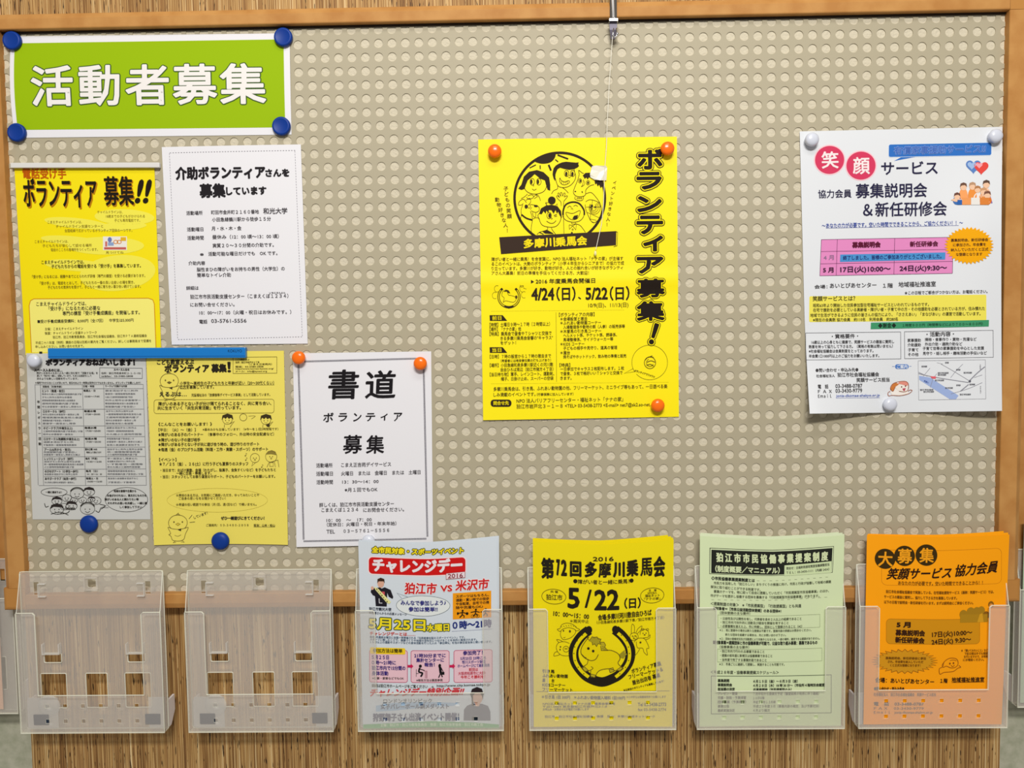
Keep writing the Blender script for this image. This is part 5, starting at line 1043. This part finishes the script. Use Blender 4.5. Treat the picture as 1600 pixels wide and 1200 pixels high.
for a in ((266, 530, 1350, '市民力を活用した「狛江らしい」まちづくりの推進に向け、市民と行政が協働して地域の課題', 518), (238, 566, 694, '解決に取り組むことができる制度です。', 576), (266, 608, 1330, '事業のテーマを、特に絞って自由に提案していただく「市民提案型市民協働事業」のほか、', 602), (236, 648, 1240, '市がテーマを提示し協働する団体を募集する「行政提案型市民協働事業」があります。', 644)): s.T(a[3], a[0], a[1], a[2], 25, c=c, b=1, y1=a[4])
s.T('＜提案制度の対象＞　※「市民提案型」「行政提案型」とも共通', 238, 722, 1070, 30, c='4a5040', b=1.4, y1=732); s.T('■対象者＝［市民公益活動団体登録］のある団体※1', 262, 764, 884, 28, c='34382c', b=2.4, n=6, y1=776); s.T('（団体登録の主な要件）', 322, 804, 600, 24, c=c, b=1)
s.RO(304, 826, 1246, 946, 2, '7a8462', L=3, sk=-8)
for i, t in enumerate(('・公益性及び公開性を有し、代表者を含め２人以上の組織であること', '・狛江市内で対外的に活動及び総会を開催を有すること', '・必要書類を揃えた上、市に申請し、団体として登録されること（※2）')): s.T(t, 330, 856 + 36 * i, (1074, 954, 1080)[i], 24, c=c, b=1)
for a in ((320, 966, 1166, '※１：既に登録中の場合は新たな登録は不要です。登録内容の詳細はお問合せください。'), (372, 1006, 930, '新たな団体を組織する場合は、先にお問い合わせ下さい。'), (320, 1046, 1246, '※２：団体の登録状況及び活動歴により対象外となるため、一部の場所、適用できる範囲がありません。')): s.T(a[3], a[0], a[1], a[2], 22, c=c, b=.8)
s.Z(1070, 980, 5.926)
s.T('■対象事業＝提案団体と市の協働事業が可能で、公益な取り組み事業：募集であるもの', 260, 134, 1222, 32, c='30342a', b=2.6, n=6, y1=132); s.T('（協働事業の主な要件）', 320, 174, 590, 24, c=c, b=1)
s.RO(300, 196, 1266, 316, 2, '7a8462', L=3, sk=-10)
for i, t in enumerate(('・狛江市内で行われる事業であること', '・提案の前年度に新規又は協働事業であること', '・当年度で完了する事業計画であること')): s.T(t, 326, 214 + 40 * i, (732, 804, 752)[i], 25, c=c, b=1.2)
s.T('※３：市長ごとに継続して提案し、実施することも可能です。', 318, 336, 918, 24, c=c, b=1)
s.T('＜平成２８年度・協働事業提案スケジュール＞', 238, 412, 864, 30, c='4a5040', b=1.6); s.RO(244, 448, 1354, 802, 5, '5a6450', L=3, sk=-10)
L1 = ('募集期間', '事業説明会', '担当課の決定', 'プレゼン・審査', '市議・財政・予算措置', '団体事業（予算確定）', '事業公告', '最終実施決定'); L2 = ('４月１５日（金）～６月３日（金）', '４月２８日（木）18 時 30 分～（市役所４階特別会議室）', '応募書類時（市民提案型のみ）', '７月中旬から委員を予定（審査結果の発表に伴う連絡）', '１０月以降', '平成２８年１２月頃', '平成２９年度３月（事業内容の確定、及び予算可決）', '４月より順次')
for i in range(8): s.T(L1[i], 304, 490 + 40 * i, 304 + 26 * len(L1[i]), 26, c='34382c' if i < 3 else c, b=2.6 if i < 3 else 1.2, n=6); s.T(L2[i], 630, 494 + 39.5 * i, (1040, 1300, 984, 1240, 734, 836, 1240, 784)[i], 26, c='34382c' if i < 3 else c, b=2 if i < 3 else 1, n=6)

# --- orange leaflet
q = [(1354.6, 836), (1577.3, 835.2), (1565, 1132), (1349, 1132)]
OB = paper('paper_orange_back', 'ffac08')
stack(q, OB, '%s orange sheet behind the front leaflet, only its top edge showing', 'sheets behind the orange leaflet', [(1, -2, 1.5, 3), (2, -9, 2, 5.5)], dip=2.5)
s = Sheet('leaflet', 'orange leaflet with three dark title circles', 'leaflet', q, .0256, OP, **bow(.0045, 2.5)).Z(1320, 820, 5.714)
ok = '3a2a08'; c = '7a4c08'; s.part = 'title_circles'
for x, y, r, ch in ((354, 296, 90, '大'), (524, 264, 91, '募'), (716, 252, 96, '集')): s.E(x, y, r, r, ok, 3, n=40); s.T(ch, x - 60, y + 2, x + 62, 128, c='f0a018', b=4, n=8, L=5)
s.part = 'printed_text'
s.RO(324, 216, 1396, 532, 2.6, 'b87410', r=46, L=1, sk=-12)
s.T('笑顔サービス', 378, 430, 940, 92, c='2c1408', b=3.4, n=8, sh=.32, y1=410); s.T('協力会員', 974, 396, 1362, 96, c='2c1408', b=3.4, n=8, sh=.32, y1=366)
s.T('あなたの力が必要です。空いた時間でできることから！！', 468, 508, 1222, 34, c=c, b=1.6, y1=506)
for a in ((362, 588, 1324, '狛江市社会福祉協議会で実施している、在宅福祉援助サービス（通称：笑顔サービス）では、', 592), (346, 634, 990, 'サービスの趣旨に賛同し、協力して下さる方を募集しています。', 640), (346, 682, 1136, '以下の日程で説明会・新任研修を行います。まずは説明会にご参加ください。', 686)): s.T(a[3], a[0], a[1], a[2], 26, c=c, b=1.6, y1=a[4])
s.part = 'people_picture'
for x, y, r in ((1050, 790, 36), (1116, 770, 38), (1170, 764, 34), (1212, 756, 32), (1300, 706, 26), (1256, 800, 30)): s.E(x, y, r, r * 1.15, 'a87c18' if r > 31 else '8a5c14', 2 + x / 5000)
s.R(1020, 790, 1270, 862, 'b08218', L=2.5); s.F([(1174, 862), (1196, 790), (1220, 780), (1232, 862)], 'd49c20', 3); s.E(1300, 716, 18, 20, 'd88c30', 3)
s.part = 'schedule_box'
s.Z(1320, 980, 5.714); s.R(366, -82, 1198, 142, 'd49010', r=36, L=1)
s.RO(366, -82, 1198, 142, 2.6, 'a86c10', r=36, L=2)
s.T('5 月', 458, -32, 576, 46, c='2c1408', b=4, n=8)
s.T('募集説明会', 448, 40, 704, 48, c='3a1c08', b=3.4, n=8, y1=44); s.T('17日(火)10:00～', 770, 54, 1128, 48, c='3a1c08', b=2, n=6, y1=36); s.T('新任研修会', 446, 104, 700, 48, c='3a1c08', b=3.4, n=8, y1=110); s.T('24日(火) 9:30～', 766, 122, 1118, 48, c='3a1c08', b=2, n=6, y1=98)
s.part = 'starburst'; pts = []
for i in range(60):
    a = 2 * pi * i / 60; r = 1.0 if i % 2 else .80; pts.append((530 + 292 * r * math.cos(a), 298 + 110 * r * math.sin(a)))
s.F(pts, 'd49418', 1); s.K(pts, 3.5, '8a4c10', closed=True)
for i, t in enumerate(('募集説明会、新任研修会に参加', 'され、年会費を納入していただ', 'くと正式な登録になります！')): s.T(t, 360 + 20 * i, 270 + 32 * i, 716 - 24 * i, 22, c=c, b=1.6)
s.part = 'puppy_picture'
s.K([(870, 340), (880, 300), (930, 268), (990, 276), (1004, 320), (980, 350), (940, 356), (900, 340), (870, 350), (862, 330), (880, 300)], 5, '8a4c10', smooth=True); s.K([(930, 290), (960, 284), (990, 292)], 4, '8a4c10', smooth=True); s.E(930, 316, 7, 9, '8a4c10', 4); s.E(962, 312, 7, 9, '8a4c10', 4); s.K([(940, 332), (956, 344), (972, 330)], 5, '8a4c10', smooth=True); s.K([(862, 350), (836, 364), (842, 412), (880, 396), (960, 388), (1000, 360), (1028, 350), (1010, 334)], 5, '8a4c10', smooth=True)
s.part = 'printed_text'
for i, t in enumerate(('★ 「聞いてみたいこと」など', '下記日程以外でも面談', 'を行いますので、お気軽', 'にお電話ください。')): s.T(t, (1030, 1060, 1056, 1048)[i], 200 + 28 * i, (1272, 1272, 1272, 1238)[i], 22, c=c, b=1.3)
s.T('会場：あいとぴあセンター', 270, 468, 790, 42, c='3a1c08', b=2.4, n=6, y1=482); s.T('１階', 846, 472, 910, 38, c='3a1c08', b=2.4, n=6); s.T('地域福祉推進室', 948, 464, 1240, 42, c='3a1c08', b=2.4, n=6); s.K([(948, 488), (1242, 484)], 4, '5a2c08')
s.T('●問い合わせ・申込み先●', 260, 546, 524, 30, c='3a1c08', b=2, n=6); s.T('社会福祉法人　狛江市社会福祉協議会　笑顔サービス担当', 256, 598, 806, 28, c=c, b=1.4)
s.T('電　話　03-3488-0787', 258, 682, 700, 32, c='5a3008', b=2, n=6); s.T('ＦＡＸ　03-3430-9779', 258, 722, 700, 26, c=c, b=1.4); s.T('Ｅｍａｉｌ　jonia-dkomae-shakyo.or.jp', 258, 758, 780, 26, c=c, b=1.4)

# ------------------------------------------------------------------ bake the lettering, build all sheets
bake_texts()
for s in SHEETS: s.build()

# ------------------------------------------------------------------ magnets
def at(px, py, d):
    x, z = Wp(px, py, d); return (float(x), -d, float(z))
mb = mat('blue_plastic', '06368c', 0.45, 0, .25); mo = mat('orange_plastic', 'ff7208', 0.22, 0, .5); mw = mat('white_magnet_plastic', 'd4d8e4', 0.25, 0, .5); mdk = mat('magnet_core', '3a3a3c', .6)
disc = lathe('blue_magnet', [(0, 0), (.0130, 0), (.0136, .0012), (.0136, .0050), (.0128, .0066), (.0110, .0072), (.0100, .0070), (.0090, .0066), (0, .0066)], 40)
blob = lathe('blue_round_magnet', [(0, 0), (.0126, 0), (.0136, .0018), (.0136, .0042), (.0120, .0066), (.0085, .0082), (.0040, .0088), (0, .0089)], 40)
dome = lathe('dome_magnet', [(0, 0), (.0080, 0), (.0084, .0012), (.0080, .0028), (.0092, .0050), (.0101, .0078), (.0098, .0106), (.0080, .0128), (.0050, .0140), (.0020, .0144), (0, .0145)], 40)
def magnet(px, py, me, m, h, d, label, group=None):
    me = me.copy(); o = link('button_magnet', me, m, smooth=True); x, y, z = at(px, py, d + h); o.location = (x, -d, z); tag(o, label, 'magnet', group); return o
for px, py, lb in ((18.7, 63.5, 'blue disc magnet at the upper left corner of the green sign'), (442.5, 58, 'blue disc magnet at the upper right corner of the green sign'), (26, 207, 'blue disc magnet at the lower left corner of the green sign'), (439.5, 197, 'blue disc magnet at the lower right corner of the green sign')):
    magnet(px, py, disc, mb, .004, .0016, lb)
magnet(138.3, 819, blob, mb, .004, .0009, 'blue domed magnet at the foot of the timetable poster'); magnet(344, 845.5, blob, mb, .004, .0018, 'blue domed magnet at the foot of the chick poster')
for px, py, lb in ((466.5, 559, 'orange magnet at the upper left of the calligraphy poster'), (656.5, 568, 'orange magnet at the upper right of the calligraphy poster'), (773, 236, 'orange magnet at the upper left of the large yellow poster'), (1043, 232, 'orange magnet at the upper right of the large yellow poster'), (1028, 633.5, 'orange magnet at the lower right of the large yellow poster')):
    magnet(px, py, dome, mo, .009, .0016, lb)
for px, py, lb in ((52.3, 563.5, 'white magnet at the upper left of the timetable poster'), (1268.8, 218, 'white magnet at the upper left of the smile service poster'), (1556, 212.5, 'white magnet at the upper right of the smile service poster'), (1391, 632, 'white magnet at the bottom of the smile service poster'), (575.5, 846, 'white magnet half hidden behind the sports event leaflet')):
    magnet(px, py, dome, mw, .009, .0016, lb)

# bar magnets
def bar(px0, py0, px1, py1, hpx, d, th, m, name, label, bev):
    x0, _, z0 = at(px0, py0, d + th); x1, _, z1 = at(px1, py1, d + th); L_ = math.hypot(x1 - x0, z1 - z0); hh = hpx * .00099
    me = box_mesh(name, -L_ / 2, L_ / 2, -th, 0, -hh / 2, hh / 2, bevel=bev); o = link(name, me, m, smooth=False)
    o.location = ((x0 + x1) / 2, -d, (z0 + z1) / 2); o.rotation_euler = (0, -math.atan2(z1 - z0, x1 - x0), 0); tag(o, label, 'magnet'); bpy.context.view_layer.update(); return o
bb = bar(74.5, 552.3, 383.5, 551, 16.0, .0018, .0085, mat('blue_bar', '0c78c8', .3, 0, .5), 'bar_magnet', 'long blue magnetic bar across the timetable and chick posters', .0012)
cu = bpy.data.curves.new('l', 'FONT'); cu.body = 'KOKUYO'; tmp = bpy.data.objects.new('l', cu); me = bpy.data.meshes.new_from_object(tmp); bpy.data.objects.remove(tmp)
n = len(me.vertices); co = np.empty(n * 3); me.vertices.foreach_get('co', co); co = co.reshape(-1, 3)
co[:, 0] = (co[:, 0] - co[:, 0].min()) / np.ptp(co[:, 0]) * .021 + .124; zz = (co[:, 1] - co[:, 1].min()) / np.ptp(co[:, 1]) * .0042 + .0005
co = np.stack([co[:, 0], np.full(n, -.00862), zz], 1); me.vertices.foreach_set('co', co.ravel()); me.update()
o = link('maker_name', me, ink('081420')); o.parent = bb
bar(16, 258.2, 248.5, 257.6, 7.6, .0016, .006, mat('white_bar', 'dcdad6', .4), 'bar_magnet', 'thin white magnetic strip across the top of the telephone poster', .001)
o = link('bar_groove', box_mesh('bar_groove', -.150, .150, -.0087, -.0080, -.0052, -.0046), mat('blue_groove', '0b4484', .4)); o.parent = bb

# ------------------------------------------------------------------ hanging hook, thread and tape
chrome = mat('chrome', 'd8d8da', .16, 1.0); dkm = mat('dark_metal', '3c3834', .6, .0)
root = bpy.data.objects.new('picture_hook', None); COL.objects.link(root); root.location = at(960, 30, .016); bpy.context.view_layer.update()
tag(root, 'chrome wire hook hanging over the top rail of the board', 'hook')
P_ = lambda px, py, d: at(px, py, d)
def ch(o): o.parent = root; o.matrix_parent_inverse = root.matrix_world.inverted(); return o
top = [P_(955, -70, .017), P_(956.5, -20, .017), P_(958.5, 28, .017)]
me = box_mesh('channel', -.0050, .0050, -.0155, -.0128, 0, .10, bevel=.0004); x, y, z = at(958.5, 29, .0148); me.transform(Matrix.Translation((x, 0, z)))
ch(link('channel', me, dkm)); ch(link('rod', tube('rod', top, .0019, 12), mat('bright_steel', 'f4f4f4', .3, .35), smooth=True))
x, y, z = at(958.5, 32, .018)
me = box_mesh('clip', x - .0066, x + .0066, -.0215, -.0135, z - .0020, z + .0022, bevel=.0006); ch(link('clip', me, chrome))
bm = bmesh.new(); vs = []
for (hw, zz, yy) in ((.0056, -.002, -.016), (.0052, -.012, -.015), (.0030, -.024, -.012)):
    for sx in (-1, 1):
        for dy in (0, .003): vs.append(bm.verts.new((x + sx * hw, yy + dy, z + zz)))
for i in (0, 4):
    a = vs[i:i + 8]
    for f in ((0, 2, 6, 4), (1, 5, 7, 3), (0, 4, 5, 1), (2, 3, 7, 6)): bm.faces.new([a[k] for k in f])
bm.faces.new([vs[k] for k in (0, 1, 3, 2)]); bm.faces.new([vs[k] for k in (8, 10, 11, 9)])
bmesh.ops.recalc_face_normals(bm, faces=bm.faces); ch(link('tongue', from_bm(bm, 'tongue'), mat('steel', '6c6874', .45, .6)))
me = tube('hook_wire', [P_(959, 44, .018), P_(957.5, 54, .019), P_(960, 58.5, .019), P_(963.5, 56, .019), P_(963, 44, .018)], .0009, 8); ch(link('hook_wire', me, chrome, smooth=True))
me = lathe('screw', [(0, 0), (.0022, 0), (.0022, .0014), (.0014, .0026), (0, .003)], 16); me.transform(Matrix.Translation(at(964.2, 53.3, .017))); ch(link('screw', me, chrome, smooth=True))
th = [P_(957, 57, .018), P_(955.5, 80, .017), P_(952, 130, .014), P_(949, 190, .010), P_(947.5, 230, .008), P_(944.5, 270, .0065), P_(944, 292, .006), P_(943, 320, .006), P_(940, 350, .006), P_(935, 372, .006), P_(931, 390, .006)]
o = link('thread', tube('thread', th, .00048, 6), mat('white_thread', 'f0ecdc', .5)); tag(o, 'thin white thread dangling from the chrome hook over the yellow poster', 'thread')
me = lathe('bead', [(0, 0), (.0016, .0004), (.0021, .0018), (.0016, .0034), (0, .004)], 14); me.transform(Matrix.Scale(2.0, 4, (0, 0, 1))); me.transform(Matrix.Translation(at(930, 396, .005)))
b_ = link('bead', me, mat('clear_bead', 'f2eaa8', .15, 0, .6), smooth=True); b_.parent = o
# torn tape patch
tape_m = frosted('tape', .78, 'f2ecd8')
def Fp(pts): return [at(740 + x / 4.848, 200 + y / 4.848, .0045) for x, y in pts]
pts = Fp([(880, 352), (896, 290), (930, 284), (1004, 288), (1012, 304), (1006, 396), (960, 398), (915, 392), (884, 372)])
bm = bmesh.new(); a = [bm.verts.new((x, -.0046 - .0012 * ((i % 3) == 0), z)) for i, (x, y, z) in enumerate(pts)]; b = [bm.verts.new((v.co.x, v.co.y + .0006, v.co.z)) for v in a]
bm.faces.new(a); bm.faces.new(b[::-1])
for i in range(len(a)): bm.faces.new((a[i], a[(i + 1) % len(a)], b[(i + 1) % len(a)], b[i]))
bmesh.ops.recalc_face_normals(bm, faces=bm.faces)
o = link('tape_patch', from_bm(bm, 'tape_patch'), tape_m); tag(o, 'small torn white patch holding the thread on the yellow poster', 'tape')
# ------------------------------------------------------------------ what shows of the neighbouring boards
def neighbour(xa, xb, label, side):
    r = bpy.data.objects.new('bulletin_board', None); COL.objects.link(r); r.location = ((xa + xb) / 2, .03, 1.5); bpy.context.view_layer.update(); tag(r, label, 'notice board')
    z0, z1 = 1.933 - .815, 1.933 + .06
    def c2(nm, *a):
        o = link(nm, box_mesh(nm, *a, bevel=.001), wd if nm != 'sheet' else pm); o.parent = r; o.matrix_parent_inverse = r.matrix_world.inverted()
    c2('sheet', xa + .03, xb - .03,   .052, .058, z0 + .02, z1 - .02)
    c2('frame_stile', xa, xa + .035,   .042, .064, z0, z1); c2('frame_stile', xb - .035, xb,   .042, .064, z0, z1)
    c2('frame_rail', xa + .0352, xb - .0352,   .042, .064, z1 - .024, z1); c2('frame_rail', xa + .0352, xb - .0352,   .042, .064, z0, z0 + .024)
xa = float(Wp(3.5, 760, -.042)[0]); neighbour(xa - .5, xa, 'orange framed neighbouring board cut off by the left side of the picture', 'l')
xb = float(Wp(1597, 400, -.042)[0]); neighbour(xb, xb + .5, 'orange framed neighbouring board cut off by the right side of the picture', 'r')
def plain(x0, x1, c_, label):
    me = box_mesh('leaflet', x0, x1, .0262, .0275, HZB + .010, HZB + .30, bevel=.0003)
    o = link('leaflet', me, paper('paper_' + c_, c_)); tag(o, label, 'leaflet')
plain(xn - HW + .006, xn - .028, 'e8b898', 'salmon leaflet in the holder cut off by the left side of the picture')
plain(xn2 + .008, xn2 + HW - .006, 'b8ccb0', 'green leaflet in the holder cut off by the right side of the picture')
